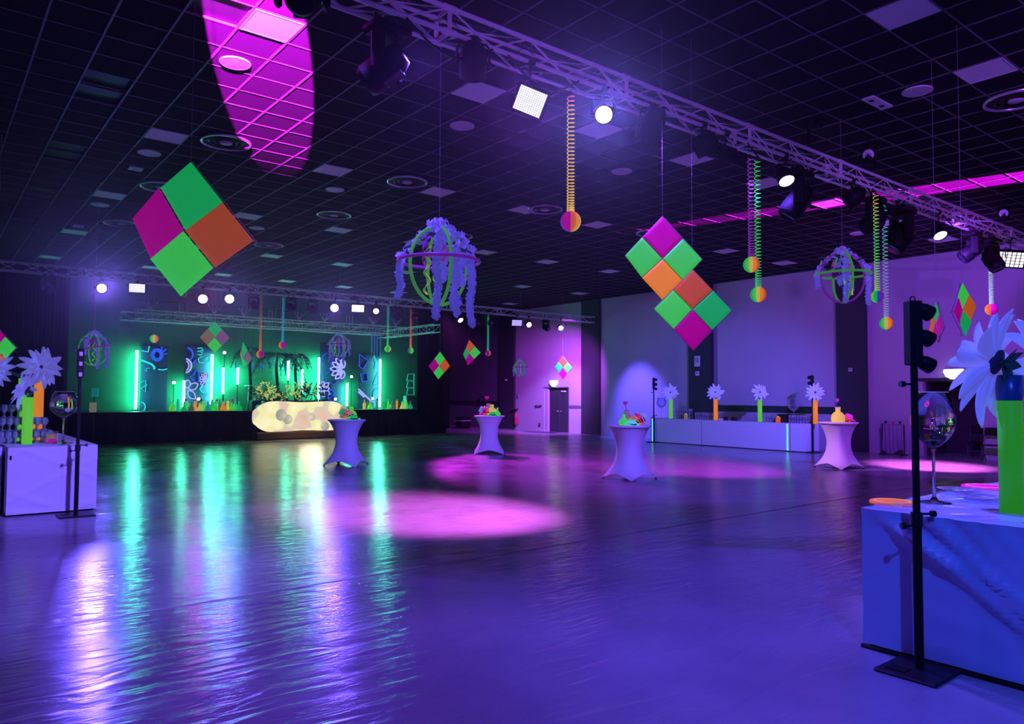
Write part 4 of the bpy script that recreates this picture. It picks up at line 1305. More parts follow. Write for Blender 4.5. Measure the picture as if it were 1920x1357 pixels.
# tall palm over the booth with drooping fronds
for px, py, lb, seed, R_ in ((520, 668, 'dark palm with long drooping fronds behind the booth', 1, 1.15), (470, 660, 'dim spiky palm left behind the booth', 2, .8), (555, 672, 'teal palm right behind the booth', 5, .75)):
    p = on_y(px, py, 30.4)
    t = thing('palm', lb, 'palm', (p.x, 30.4, ZS), 0, 'palms behind the booth')
    t.scale = (1, .6, 1)
    H_ = p.z - ZS; rr = random.Random(seed)
    MB().tube([(0, 0, 0), (.04, 0, H_ * .4), (-.03, 0, H_ * .75), (0, 0, H_)], .07, n=8, rr=[.09, .07, .06, .05]).build('trunk', mat('palm_trunk', (.03, .05, .03), .9), t)
    for k in range(13):
        a = 2 * PI * k / 13 + rr.uniform(-.2, .2); L = R_ * rr.uniform(.75, 1.1)
        mb = MB(); N = 10; prev = None
        d = Vector((math.cos(a), math.sin(a), 0)); s_ = Vector((-math.sin(a), math.cos(a), 0))
        sp = []
        for q in range(N + 1):
            u = q / N; sp.append(d * L * u + Vector((0, 0, H_ + .35 * math.sin(PI * u * .8) - .95 * u * u * L)))
        mb.tube(sp, .012, n=4)
        for q in range(1, N + 1):
            c = sp[q]; ll = .34 * L * math.sin(PI * (q / N) * .85 + .25)
            for sg in (-1, 1):
                e = c + s_ * sg * ll * .7 + d * ll * .35 + Vector((0, 0, -ll * .55))
                mid = (c + e) * .5 + d * .025
                mb.add([c, mid + Vector((0, 0, .02)), e, mid - d * .05], [(0, 1, 2, 3)])
        mb.build('frond', M_leaf if k % 3 else mat('teal_leaf', (.02, .22, .22), .5), t)

# hanging blue leaf strips over the booth
for k, (px, y0, y1) in enumerate(((441, 678, 695), (473, 678, 694), (488, 676, 697), (493, 675, 695), (507, 672, 690), (516, 670, 695), (525, 680, 695), (534, 675, 707), (553, 668, 684))):
    a = on_y(px, y1, 31.2); b = on_y(px, y0, 31.2)
    mb = MB(); L = b.z - a.z
    mb.grid(lambda u, v: ((v - .5) * .10 * math.sin(PI * u + .2) + .03 * math.sin(u * 3), 0, -L * u), 8, 2, .004)
    o = mb.build('hanging_leaf', mat('blue_foil_leaf', (.03, .25, .6), .4, em=(.02, .25, .6), es=.35), None, (a.x, 31.2, b.z))
    o.data.transform(Matrix.Identity(4))
    MB().cyl((0, 0, 0), (0, 0, 4.6 - b.z), .004, n=4).build('thread', M_blackm, o)
    tag(o, 'long blue foil leaf hanging over the booth, %s from the left' % ORD[k], 'hanging decoration', 'blue foil leaves over the booth')
# four thin vertical rods hanging at the right of the stage
for k, (px, y0, y1) in enumerate(((697, 627, 664), (702, 625, 666), (707, 629, 666), (713, 627, 668))):
    a = on_y(px, y1, 31.0); b = on_y(px, y0, 31.0)
    t = thing('hanging_rod', 'thin blue rod above the rightmost stage tube, %s of four from the left' % ORD[k], 'hanging rod', (a.x, 31.0, a.z), 0, 'thin rods above the rightmost tube')
    MB().cyl((0, 0, 0), (0, 0, b.z - a.z), .02, n=6).build('rod', mat('blue_rod', (.15, .25, .6), .4, em=(.05, .15, .6), es=.5), t)
    MB().cyl((0, 0, b.z - a.z), (0, 0, CZ - a.z), .004, n=4).build('thread', M_blackm, t)

# pale stacked frame at the right end of the shelf
q = on_y(770, 770, 30.0)
t = thing('stacked_stand', 'pale stack of three trapezoid frames at the right end of the stage', 'stand', (q.x, 30.0, ZS))
MB().bbox((-.32, -.15, 0), (.22, .15, .62), .02).build('cabinet', mat('teal_box', (.06, .30, .28), .5), t)
for k in range(3):
    z = .66 + k * .33
    mb = MB()
    for a, b in (((-.22, 0, z), (-.16, 0, z + .30)), ((-.16, 0, z + .30), (.16, 0, z + .30)), ((.16, 0, z + .30), (.16, 0, z)), ((-.22, 0, z), (.16, 0, z))):
        mb.cyl(a, b, .022, n=6)
    mb.build('trapezoid_frame', mat('teal_frame', (.25, .6, .6), .4, em=(.02, .3, .25), es=.4), t)
MB().cyl((.18, 0, .6), (.18, 0, 1.66), .02, n=8).build('upright', MATS['teal_frame'], t)
# small lamps on the stage
for px, py, lb in ((421, 661, 'tiny pink lamp between the banners and the narrow kite'), (565, 667, 'small magenta-ringed lamp above the booth'), (326, 717, 'tiny pink lamp left of the short tube'), (372, 748, 'small white lamp low in front of the second banner'), (659, 706, 'tiny pink lamp right of the short leaning tube'), (699, 747, 'small white lamp in front of the slanting neon bars'), (629, 748, 'small white lamp at the right end of the booth')):
    p = on_y(px, py, 30.9)
    t = thing('small_lamp', lb, 'small lamp', p, 0, 'small lamps about the stage')
    b = MB().lathe([(.001, .12), (.05, .11), (.07, 0), (.065, -.01)], 14).build('shell', M_black, t); face(b, toward(p, CAMT))
    MB().sphere((0, 0, -.0), .06, 12, 6).build('bulb', G_small, b)
    MB().cyl((0, 0, -.05), (0, 0, ZS - p.z), .012).build('pole', M_black, t)
# bottles along the stage edge
def bottle_mesh(kind):
    if kind == 0: prof = [(.001, 0), (.10, .005), (.125, .06), (.115, .14), (.05, .22), (.035, .25), (.035, .34), (.045, .35), (.001, .351)]
    elif kind == 1: prof = [(.001, 0), (.065, .005), (.07, .03), (.07, .24), (.03, .31), (.026, .42), (.034, .43), (.001, .431)]
    elif kind == 2: prof = [(.001, 0), (.12, .005), (.12, .03), (.04, .21), (.035, .30), (.05, .31), (.001, .311)]
    else: prof = [(.001, 0), (.05, .004), (.052, .36), (.05, .37), (.02, .40), (.001, .402)]
    return prof


bm = {}
cols_b = [('lime', F_lime), ('green', F_green), ('yellow', F_yellow), ('mint', F_mint), ('amber', F_amber), ('cyan', mat('teal_bottle', (.05, .5, .45), .2, em=(.03, .5, .4), es=.35)), ('smoke grey', mat('grey_bottle', (.25, .28, .25), .25, em=(.2, .3, .2), es=.2))]
shp = ['round flask', 'tall bottle', 'cone flask', 'tube']
xs1 = [323, 333, 345, 351, 358, 366, 374, 381, 389, 397, 404, 411, 419, 427, 434, 441, 448]
xs2 = [683, 694, 706, 719, 728, 735, 744, 754, 762, 769]
for s_, xs in enumerate((xs1, xs2)):
    for k, px in enumerate(xs):
        ki = (k * 3 + s_) % 4; ci = (k * 5 + s_ * 2) % 7
        p = on_y(px, 770, YS + .45 + .12 * (k % 2))
        nm, m_ = cols_b[ci]
        if (ki, ci) not in bm: bm[ki, ci] = MB().lathe(bottle_mesh(ki), 16).mesh('bottle', m_)
        t = thing('bottle', '%s %s on the %s stage shelf, %s from the left' % (nm, shp[ki], ['left', 'right'][s_], ORD[k]), 'bottle', (p.x, p.y, ZS), 0, 'glowing bottles along the stage edge')
        put('body', bm[ki, ci], t)
        MB().cyl((0, 0, .30 if ki in (0, 2) else .40), (0, 0, .37 if ki in (0, 2) else .46), .028, n=10).build('stopper', M_disc, t)
        if k % 4 == 2:
            MB().sphere((.05, 0, .42), .05, 10, 6).build('paper_flower', F_mag if k % 3 else M_leaf_pale, t)
for a, b, lb in ((318, 455, 'narrow lit shelf along the left part of the stage edge'), (680, 778, 'narrow lit shelf along the right part of the stage edge')):
    p, q = on_y(a, 771, YS + .4), on_y(b, 771, YS + .4)
    tag(MB().bbox((p.x, YS + .25, ZS - .0), (q.x, YS + .8, ZS + .012), .004).build('shelf', mat('teal_edge_shelf', (.05, .35, .3), .4, em=(0, .3, .2), es=.25)), lb, 'shelf')

# dim clutter left of the stage: a small cyan and cream figure
p = on_y(176, 770, 28.9)
t = thing('banner_stand', 'dim stand with a teal and a cream card left of the stage', 'display stand', (p.x, 28.9, 0))
MB().cyl((0, 0, 0), (0, 0, 2.0), .02).build('pole', M_black, t)
MB().lathe([(.001, 0), (.2, 0), (.2, .02), (.001, .02)], 16).build('foot', M_black, t)
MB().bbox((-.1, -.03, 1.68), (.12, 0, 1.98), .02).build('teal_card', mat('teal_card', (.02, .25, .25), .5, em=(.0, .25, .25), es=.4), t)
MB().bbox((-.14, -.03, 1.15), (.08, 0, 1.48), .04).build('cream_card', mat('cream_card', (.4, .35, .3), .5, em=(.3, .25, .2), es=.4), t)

# ------------------------------------------------------------------ cocktail tables in stretch covers
def stretch_table(label, c, rz, top=1.17, rt=.47, rw=.285, rf=.63):
    t = thing('cocktail_table', label, 'cocktail table', c, rz, 'high tables in white stretch covers')
    NV, NA = 28, 64
    mb = MB(); vs = []
    for j in range(NV + 1):
        v = j / NV
        for i in range(NA):
            a = 2 * PI * i / NA
            # corner weight, four feet
            k = abs(math.cos(2 * a)) ** 1.6
            ph = a % (PI / 2); ph = min(ph, PI / 2 - ph); k = (1 - ph / (PI / 4)); k = k ** 1.7
            w = .5 - .5 * math.cos(PI * 0)  # constant
            # outline from the top edge over the waist to the foot
            def prof(rb):
                if v < .45:
                    s_ = v / .45; return rt + (rw - rt) * math.sin(s_ * PI / 2) ** .85
                s_ = (v - .45) / .55; return rw + (rb - rw) * (1 - math.cos(s_ * PI / 2)) ** 1.05
            rc, rm = prof(rf), prof(rf * .66)
            if v < .45: rm = prof(rf) * (1 - .0 * v)
            e = max(0, (v - .12) / .88)
            r = rc * k * e + rm * (1 - k * e) if v > .0 else rt
            r *= 1 - .07 * math.sin(PI * v) * (1 - k)
            zb = .13 * (1 - k) ** .8
            z = (top - .012) * (1 - v) + zb * v ** 2.2
            vs.append((r * math.cos(a), r * math.sin(a), z))
    fs = [(j * NA + i, (j + 1) * NA + i, (j + 1) * NA + (i + 1) % NA, j * NA + (i + 1) % NA) for j in range(NV) for i in range(NA)]
    mb.add(vs, fs, True)
    mb.build('stretch_cover', M_stretch, t)
    MB().lathe([(rt + .003, -.035), (rt + .012, -.02), (rt + .008, -.004), (rt - .01, 0), (.001, 0)], 48, (0, 0, top)).build('top_cover', M_stretch, t)
    for k in range(4):
        a = k * PI / 2
        MB().cyl(((rf - .05) * math.cos(a), (rf - .05) * math.sin(a), 0), ((rf - .06) * math.cos(a), (rf - .06) * math.sin(a), .03), .022, n=10).build('foot', M_blackm, t)
    return t


hat_n = [0]
def hat(label, c, col, rx=0, rz=0, r=.17, band=M_black):
    t = thing('hat', label, 'hat', c, 0, 'bright party hats on the high tables')
    t.rotation_euler = (rx, 0, rz)
    mb = MB()
    n = 28; vs = []
    for j, (rr, zz) in enumerate(((.10, .0), (.13, -.004), (r, .012), (r + .004, .018), (r, .02), (.13, .004), (.10, .008))):
        for i in range(n):
            a = 2 * PI * i / n
            vs.append((rr * math.cos(a) * 1.08, rr * math.sin(a), zz + (.018 if rr > .14 else 0) * math.cos(2 * a)))
    mb.add(vs, [(j * n + i, j * n + (i + 1) % n, (j + 1) * n + (i + 1) % n, (j + 1) * n + i) for j in range(6) for i in range(n)], True)
    mb.build('brim', col, t)
    MB().lathe([(.102, .0), (.10, .03), (.094, .09), (.08, .115), (.05, .118), (.001, .105)], 24).build('crown', col, t)
    MB().lathe([(.1045, .006), (.104, .035), (.101, .037)], 24).build('band', band, t)
    return t


def flask(label, c, col, s=1.0, kind=0, flower=None):
    t = thing('flask_vase', label, 'vase', c, 0, 'coloured flask vases on the high tables')
    t.scale = (s,) * 3
    prof = [(.001, 0), (.09, .004), (.115, .04), (.11, .09), (.05, .15), (.035, .18), (.033, .25), (.045, .265), (.038, .26), (.028, .18)] if kind == 0 else [(.001, 0), (.12, .004), (.13, .03), (.125, .14), (.09, .19), (.05, .215), (.048, .29), (.055, .30), (.045, .29)]
    MB().lathe(prof, 24).build('body', col, t)
    MB().lathe([(.047, .255), (.05, .262), (.047, .27), (.04, .262)], 18).build('lip', M_disc, t)
    if flower is not None:
        st_ = MB().tube([(0, 0, .2), (-.02, 0, .34), (-.05, 0, .40)], .006).build('stem', M_leaf, t)
        mb = MB()
        for k in range(6):
            a = k * PI / 3; d = Vector((math.cos(a) * .6, math.sin(a) * .3, .7)).normalized(); s_ = d.cross(Vector((0, 0, 1))).normalized()
            o0 = Vector((-.05, 0, .40))
            mb.grid(lambda u, v: o0 + d * .10 * u + s_ * (v - .5) * .07 * math.sin(PI * min(1, u * .9 + .08)), 5, 3, .002)
        mb.build('flower', flower, t)
    return t


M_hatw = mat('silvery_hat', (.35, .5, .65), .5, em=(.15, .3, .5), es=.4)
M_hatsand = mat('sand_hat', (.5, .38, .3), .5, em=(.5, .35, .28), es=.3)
fw = Vector((RT.x, RT.y, 0)).normalized(); bk = Vector((FW.x, FW.y, 0)).normalized()
az = math.atan2(fw.y, fw.x)


def tp(c, a, b=0, z=0): return Vector(c) + fw * a + bk * b + Vector((0, 0, 1.17 + z))


def fan(c, items, side, where, z=.0, s0=0.0):
    """leaning stack of hats, each brim resting on the one before"""
    for k, (m_, nm) in enumerate(items):
        lean = side * math.radians(22 + 12 * k)
        o = hat('%s hat, table %s, %s in leaning stack' % (nm, where, ORD[k]), tp(c, s0 + side * (.055 * k), .05 + .01 * k, .075 + .028 * k), m_, r=.15)
        # lean to the side about the viewing axis
        o.rotation_euler = (Quaternion(bk, lean) @ Quaternion((1, 0, 0), 0)).to_euler()


c1 = on_z(1180, 897, 0); c2 = on_z(917, 850, 0); c3 = on_z(649, 872, 0); c4 = on_z(1573, 877, 0)
view = math.atan2(-c1.y, -c1.x)
stretch_table('high stretch-covered table standing nearest the centre right of the hall', c1, math.atan2(-c1.y, -c1.x) + .06)
stretch_table('high stretch-covered table farthest away, left of the lit door', c2, math.atan2(-c2.y, -c2.x) + PI / 4)
stretch_table('high stretch-covered table in front of the glowing booth', c3, math.atan2(-c3.y, -c3.x) + .35)
stretch_table('high stretch-covered table lit pink beside the right end of the bar', c4, math.atan2(-c4.y, -c4.x) + .08)
# table 1
flask('green flask vase with a dark rim left on the middle right high table', tp(c1, -.12), F_green, 1.0)
hat('cyan hat with a dark band lying flat in front on the middle right high table', tp(c1, .04, -.12, .002), F_cyan, r=.16)
fan(c1, [(M_hatsand, 'sand coloured'), (F_orange, 'orange'), (F_mag, 'magenta'), (M_hatw, 'silvery blue')], 1, 'standing nearest the centre right', s0=.12)
flask('slim vase with a pink bloom behind the hats of the middle right high table', tp(c1, -.02, .2), F_mauve, 1.1, 1, M_pinkfl)
# table 2
hat('mint green hat lying flat on the farthest high table', tp(c2, .1, -.14, .002), F_mint, r=.17)
flask('yellow bottle vase upright on the farthest high table', tp(c2, .08, .08), F_yellow, 1.15, 1)
flask('green flask vase at the right rim of the farthest high table', tp(c2, .25, .02), F_green, .9)
fan(c2, [(F_orange, 'orange'), (F_mag, 'magenta'), (F_mag, 'second magenta'), (M_hatw, 'pale violet')], -1, 'farthest away', s0=-.04)
flask('small vase with a red bloom behind the hats of the farthest high table', tp(c2, -.04, .25), F_mauve, 1.25, 1, F_mag)
# table 3
hat('mint green hat lying flat at the right of the high table before the booth', tp(c3, .2, -.1, .002), F_mint, r=.16)
fan(c3, [(M_hatsand, 'sand coloured'), (F_orange, 'orange'), (F_mauve, 'mauve'), (F_mint, 'green')], -1, 'before the booth', s0=.08)
flask('yellow-green vase behind the hats before the booth', tp(c3, .08, .15), F_lime, 1.1, 1)
# table 4
flask('yellow flask bottle on the pink-lit high table', tp(c4, -.04, -.08), F_yellow, 1.25, 1, M_pinkfl)
flask('slim lime tube vase behind the yellow flask of the pink-lit high table', tp(c4, .03, .1), F_lime, 1.45, 0)
hat('orange hat lying under the magenta one on the pink-lit high table', tp(c4, .16, .02, .002), F_orange2, r=.17)
o = hat('magenta hat with a black band tilted on the orange one of the pink-lit high table', tp(c4, .25, .0, .09), fluor('hot_pink_felt', (.80, .03, .85), .5), r=.19)
o.rotation_euler = Quaternion(bk, math.radians(24)).to_euler()

# ------------------------------------------------------------------ lamp stands
def lamp_stand(label, c, rz, H_=2.5, side=1, lit=None, shades=True):
    t = thing('lamp_stand', label, 'lamp stand', c, rz, 'black lamp stands beside the bars')
    MB().bbox((-.24, -.20, .0), (.24, .20, .022), .012).build('base_plate', M_blackm, t)
    MB().box((-.18, .02, .022), (-.08, .15, .027)).build('base_label', M_black, t)
    MB().cyl((0, 0, .02), (0, 0, 1.02), .030, n=16).build('lower_pole', M_black, t)
    MB().cyl((0, 0, 1.0), (0, 0, 2.1), .024, n=16).build('upper_pole', M_black, t)
    MB().cyl((0, 0, .97), (0, 0, 1.06), .038, n=16).build('collar', M_blackm, t)
    for s_, z, L in ((1, 1.05, .10), (-1, .97, .08), (-1, 1.93, .07)):
        MB().cyl((0, 0, z), (s_ * L, 0, z), .008).cyl((s_ * L, 0, z), (s_ * (L + .03), 0, z), .022, n=10).build('knob', M_blackm, t)
    hb = MB().bbox((-.045, -.045, 2.06), (.045, .045, H_), .008).build('lamp_bar', M_black, t)
    MB().box((-.02, -.049, 2.09), (.01, -.044, 2.2)).build('switch_plate', M_blackm, hb)
    pts = [(.018 * math.cos(a), 0, H_ + .015 + .018 * math.sin(a)) for a in [2 * PI * i / 12 for i in range(12)]]
    MB().tube(pts, .004, closed=True).build('hanging_ring', M_blackm, hb)
    for ch in t.children:
        if ch.name.startswith('base_'): ch.rotation_euler = (0, 0, -rz)
    if lit:
        for z in (2.11, 2.27, 2.42):
            MB().box((-.022, -.052, z - .03), (.022, -.044, z + .03)).build('lit_window', lit, hb)
    if shades:
        for z in (2.07, 2.25, 2.43):
            b = MB().lathe([(.001, .07), (.03, .065), (.05, .02), (.055, -.04), (.05, -.045), (.045, .01)], 18).build('lamp_head', M_black, t, (side * .088, 0, z - .0))
            b.rotation_euler = (0, math.radians(-62 * side), 0)
            MB().lathe([(.047, -.03), (.02, -.034), (.001, -.035)], 16).build('lens', mat('dark_lens', (.02, .02, .04), .08, spec=1), b)
            MB().cyl((side * .04, 0, z), (side * .07, 0, z), .012).build('bracket', M_blackm, t)
    return t


rs_c = on_z(1724, 1258, 0)
lamp_stand('tall black lamp stand with three dark heads beside the near right table', rs_c, -.62, 2.5, 1)
ls_c = on_z(142, 967, 0)
lamp_stand('tall black lamp stand with three violet windows beside the left table', ls_c, 0, 2.5, 1, G_win, False)
lamp_stand('far black lamp stand at the left end of the long bar', on_z(1226, 829, 0), -.7, 2.5, 1)
lamp_stand('far black lamp stand at the right end of the long bar', on_z(1529, 848, 0) - fw * .12 - bk * .1, -.7, 2.5, -1)

# ------------------------------------------------------------------ tables with cloths
TH = 1.02
def cloth_box(name, label, x0, x1, y0, y1, h, m_, cat='covered table', gap=.03, wrinkle=None, extra=None):
    t = thing(name, label, cat, ((x0 + x1) / 2, (y0 + y1) / 2, 0))
    cx, cyy = (x0 + x1) / 2, (y0 + y1) / 2
    hx, hy = (x1 - x0) / 2, (y1 - y0) / 2
    W = wrinkle or (lambda u, v, s_: 0)
    sides = [('cloth_side', lambda u, v: (-hx + W(u, v, 0), hy - 2 * hy * u, gap + (h - gap) * v)), ('cloth_side', lambda u, v: (-hx + 2 * hx * u, -hy + W(u, v, 1), gap + (h - gap) * v)),
             ('cloth_side', lambda u, v: (hx - W(u, v, 2), -hy + 2 * hy * u, gap + (h - gap) * v)), ('cloth_side', lambda u, v: (hx - 2 * hx * u, hy - W(u, v, 3), gap + (h - gap) * v))]
    for n_, f in sides:
        MB().grid(f, 60, 40).build(n_, m_, t)
    MB().bbox((-hx - .004, -hy - .004, h - .012), (hx + .004, hy + .004, h), .006).build('cloth_top', m_, t)
    for sx in (-1, 1):
        for sy in (-1, 1):
            MB().bbox((sx * (hx - .05) - .02, sy * (hy - .05) - .02, 0), (sx * (hx - .05) + .02, sy * (hy - .05) + .02, h - .02), .005).build('leg', M_blackm, t)
    return t


def wr_right(u, v, s_):
    if s_ != 0: return -.004 * math.sin(40 * u + 6 * v)
    # long slanting folds falling from the upper left to the lower right
    s1 = (u * 2.4 + (v - 1) * -.95)
    w = 0
    for k, (sl, of, am, wd) in enumerate(((.95, .10, .020, .030), (1.25, .02, .014, .022), (.80, .34, .022, .035), (.62, .52, .018, .03), (.55, .64, .016, .028), (1.6, -.02, .01, .02))):
        d = (1 - v) - (u * 2.5 - of) / max(.2, sl) * .9
        w -= 2.6 * am * math.exp(-(d / (wd * 1.6)) ** 2) * min(1, max(0, u * 9))
    w -= .012 * math.exp(-((1 - v) / .03) ** 2)
    return w + .002 * math.sin(30 * v + 12 * u)


nt_ = cloth_box('covered_table', 'near table under a bluish cloth and clear film at the lower right', 5.49, 9.6, -.6, 2.72, TH, M_film, wrinkle=wr_right, gap=.035)
MB().tube([(-2.06, 1.67 - 3.3 * u, .012) for u in [i / 12 for i in range(13)]], .018, n=6).build('floor_edge_tube', M_black, nt_)
# crumpled clear film lying on the near table
rnd = random.Random(12)
mb = MB()
def film(u, v):
    x = 5.52 + 2.6 * u; y = 2.70 - 1.7 * v
    z = TH + .006 + .010 * (math.sin(9 * u + 5 * v) * math.sin(7 * v - 4 * u + 1)) ** 2 + .012 * abs(math.sin(16 * (u - v * .7) + 2 * math.sin(5 * v))) ** 6
    return (x, y, z)
mb.grid(film, 70, 50)
o = mb.build('plastic_film', glass('clear_wrinkled_film', base=.10, edge=.6)); tag(o, 'wrinkled clear film spread over the near right table', 'plastic film')


def wr_left(u, v, s_):
    if s_ != 1: return 0
    return -.012 * math.exp(-((u - .62) / .02) ** 2) - .012 * math.exp(-((u - .75) / .015) ** 2) - .012 * max(0, math.sin(6 * (u + (1 - v) * 1.6))) ** 8 - .006 * math.sin(v * 40 + u * 5) * (1 - v) ** 6 - .010 * max(0, math.sin(9 * (1 - v) - 5 * u + 2)) ** 10


lt = cloth_box('covered_table', 'left table under a white cloth carrying stacked glasses', 1.02, 2.19, 13.2, 17.2, TH, M_cloth, wrinkle=wr_left)
MB().bbox((-.565, -2.018, .84), (-.535, -1.99, .90), .005).build('cloth_clip', M_black, lt)
cloth_box('covered_table', 'second left table running out of the picture behind the glasses', -2.6, .98, 13.6, 14.6, TH - .01, M_cloth)

# bar of three covered tables before the long wall
bz = .93
bs = [on_z(1227, 828, 0), on_z(1308, 835.5, 0), on_z(1509, 846, 0)]
bxm = 22.35
segs = [(bs[0].y, bs[1].y + .02, 'left part of the long covered bar behind the high tables'), (bs[1].y - .02, 13.45, 'long middle part of the covered bar behind the high tables'), (13.4, 12.85, 'short right end of the covered bar beside the lamp stand')]
for a, b, lb in segs:
    t = cloth_box('covered_bar_table', lb, bxm, bxm + .8, b, a, bz, M_cloth, wrinkle=lambda u, v, s_: -.006 * math.exp(-((v - .86) / .03) ** 2) * math.sin(9 * u) ** 2)
for y_, z_, lb in ((bs[0].y - .12, 0, 'left'), (13.5, 0, 'right')):
    t = thing('light_strip', 'thin cyan and pink light strip at the %s end of the covered bar' % lb, 'light strip', (bxm - .012, y_, .04))
    MB().box((-.008, -.025, 0), (0, .025, bz - .06)).build('cyan_tube', glow('cyan_strip', (.1, .8, 1.0), 1.2), t)
    MB().box((-.006, -.07, 0), (0, -.05, bz - .06)).build('pink_tube', glow('pink_strip', (.7, .15, .9), .6), t)

# ------------------------------------------------------------------ giant daisies in fluorescent tubes
petal_cache = {}
def petal_mesh(L, w, seed, m_):
    rnd = random.Random(seed); k1 = rnd.uniform(.05, .30); k2 = rnd.uniform(-.05, .07); cup = rnd.uniform(.15, .45)
    mb = MB()

    def S(u, v):
        sh = (math.sin(PI * min(1.0, (u * .93 + .07))) ** .55) if u < .99 else .12
        sh *= .35 + .65 * min(1, u * 2.2)
        y = (v - .5) * w * sh
        z = k1 * L * (u - u * u * 1.5) + cup * w * (2 * (v - .5)) ** 2 * sh + .012 * L * math.cos((v - .5) * 22) * sh
        return (L * u, y + k2 * L * u * u, z)
    mb.grid(S, 14, 10, .0018)
    return mb.mesh('petal', m_)


def daisy(label, base, tube_h, tube_r, tube_m, flower_r, normal, seed, off=(0, 0, 0), near=False, n=13, cent=None, cup=0.0):
    t = thing('giant_daisy', label, 'artificial flower', base, 0, 'giant daisies in fluorescent tubes')
    MB().lathe([(.001, 0), (tube_r, .0), (tube_r, tube_h), (tube_r * .9, tube_h), (tube_r * .88, tube_h - .03), (.001, tube_h - .03)], 28).build('tube_vase', tube_m, t)
    MB().lathe([(.001, 0), (tube_r * 1.15, .0), (tube_r * 1.15, .006), (tube_r, .01)], 24).build('glass_foot', M_glass, t)
    if near: MB().lathe([(tube_r + .004, tube_h - .17), (tube_r + .006, tube_h - .16), (tube_r + .010, tube_h + .01), (tube_r + .004, tube_h + .012), (tube_r - .01, tube_h - .02)], 28).build('tube_wrap', mat('dark_blue_film', (.01, .04, .16), .3, em=(.01, .05, .25), es=.08), t)
    rnd = random.Random(seed)
    N = Vector(normal).normalized()
    u = N.cross(Vector((0, 0, 1))).normalized(); w = N.cross(u)
    hd = Vector((0, 0, tube_h + .05)) + Vector(off)
    MB().tube([(0, 0, tube_h - .05), (0, 0, tube_h + .02), hd - N * .06, hd], tube_r * .32, n=8).build('stem', M_leaf, t)
    me = [petal_mesh(flower_r, flower_r * (.36 if near else .30), seed * 10 + q, M_petal) for q in range(4)]
    for ring, (cnt, tilt, sc) in enumerate(((n, .18 + cup, 1.0), (n - 2, .55 + cup, .82))):
        for k in range(cnt):
            a = 2 * PI * (k + .5 * ring) / cnt + rnd.uniform(-.12, .12)
            d = u * math.cos(a) + w * math.sin(a)
            tl = tilt + rnd.uniform(-.22, .22)
            X = (d * math.cos(tl) + N * math.sin(tl)).normalized()
            Z = (N - X * N.dot(X)).normalized(); Y = Z.cross(X)
            o = put('petal', me[rnd.randrange(4)], t)
            mm = Matrix((X, Y, Z)).transposed().to_4x4(); mm.translation = hd + N * .012 * ring
            s_ = sc * rnd.uniform(.82, 1.06)
            o.matrix_basis = mm @ Matrix.Diagonal((s_, s_, s_, 1))
    b = MB().lathe([(.001, .035), (.035 * flower_r / .3, .03), (.055 * flower_r / .3, .01), (.06 * flower_r / .3, -.01), (.02, -.03)], 18).build('disc', cent or mat('dark_disc', (.06, .05, .07), .8, bump=.6, nscale=60), t)
    b.rotation_euler = N.to_track_quat('Z', 'Y').to_euler(); b.location = hd + N * .015
    if near:
        for k in range(7):
            a = 2 * PI * k / 7; d = (u * math.cos(a) + w * math.sin(a) - N * .5).normalized(); s_ = d.cross(N).normalized()
            mb = MB(); o0 = hd - N * .03
            mb.grid(lambda uu, v: o0 + d * .15 * uu + s_ * (v - .5) * .08 * math.sin(PI * min(1, uu * .85 + .15)), 5, 3, .002)
            mb.build('sepal', M_leaf, t)
    return t


# near right one leans away, seen from behind; a second one is cut by the frame
nb = on_z(1898, 962, TH)
daisy('giant daisy seen from behind in a thick green tube on the near right table', nb, .97, .078, fluor('fluorescent_green_tube_near', (.03, .42, .02), .42), .46, -fw * .45 + bk * .65 + Vector((0, 0, .25)), 21, off=(fw * -.11 - bk * .06 + Vector((0, 0, .05))), near=True, n=12)
daisy('giant daisy cut by the right edge of the picture', nb + fw * .36 + bk * .15, 1.0, .078, F_amber, .44, fw * .3 - bk * .8 + Vector((0, 0, .3)), 22, near=True, n=12)
# left table
lb0 = on_z(50, 833, TH)
daisy('violet-lit giant daisy in the nearest green tube on the left table', lb0, .74, .073, F_lime, .37, -fw * .85 - bk * .25 + Vector((0, 0, .35)), 31, off=(0, 0, .05), n=14)
daisy('giant daisy facing right above the orange tube on the left table', on_y(72, 765, lb0.y + 1.2) * 1, .55, .075, F_amber, .40, fw * .92 - bk * .35 + Vector((0, 0, .1)), 32, off=(0, 0, .1), n=16)
daisy('giant daisy at the left edge above the rear green tube', on_y(43, 765, lb0.y + 1.0), .5, .075, F_lime, .36, -fw * .2 - bk * .9 + Vector((0, 0, .1)), 33, off=(-fw * .42 + Vector((0, 0, .1))), n=15)
for o in D.objects:
    if o.name.startswith('giant_daisy') and ('orange tube on the left' in o['label'] or 'rear green tube' in o['label']):
        dz_ = o.location.z - TH
        o.location.z = TH
        for ch in o.children:
            if ch.name.startswith(('petal', 'disc', 'stem')): ch.location.z += dz_ if not ch.name.startswith('petal') else 0
        for ch in o.children:
            if ch.name.startswith('petal'): ch.matrix_basis = Matrix.Translation((0, 0, dz_)) @ ch.matrix_basis
            if ch.name.startswith('tube_vase'): ch.scale.z = (ch.data.vertices[28 * 3].co.z + dz_) / ch.data.vertices[28 * 3].co.z
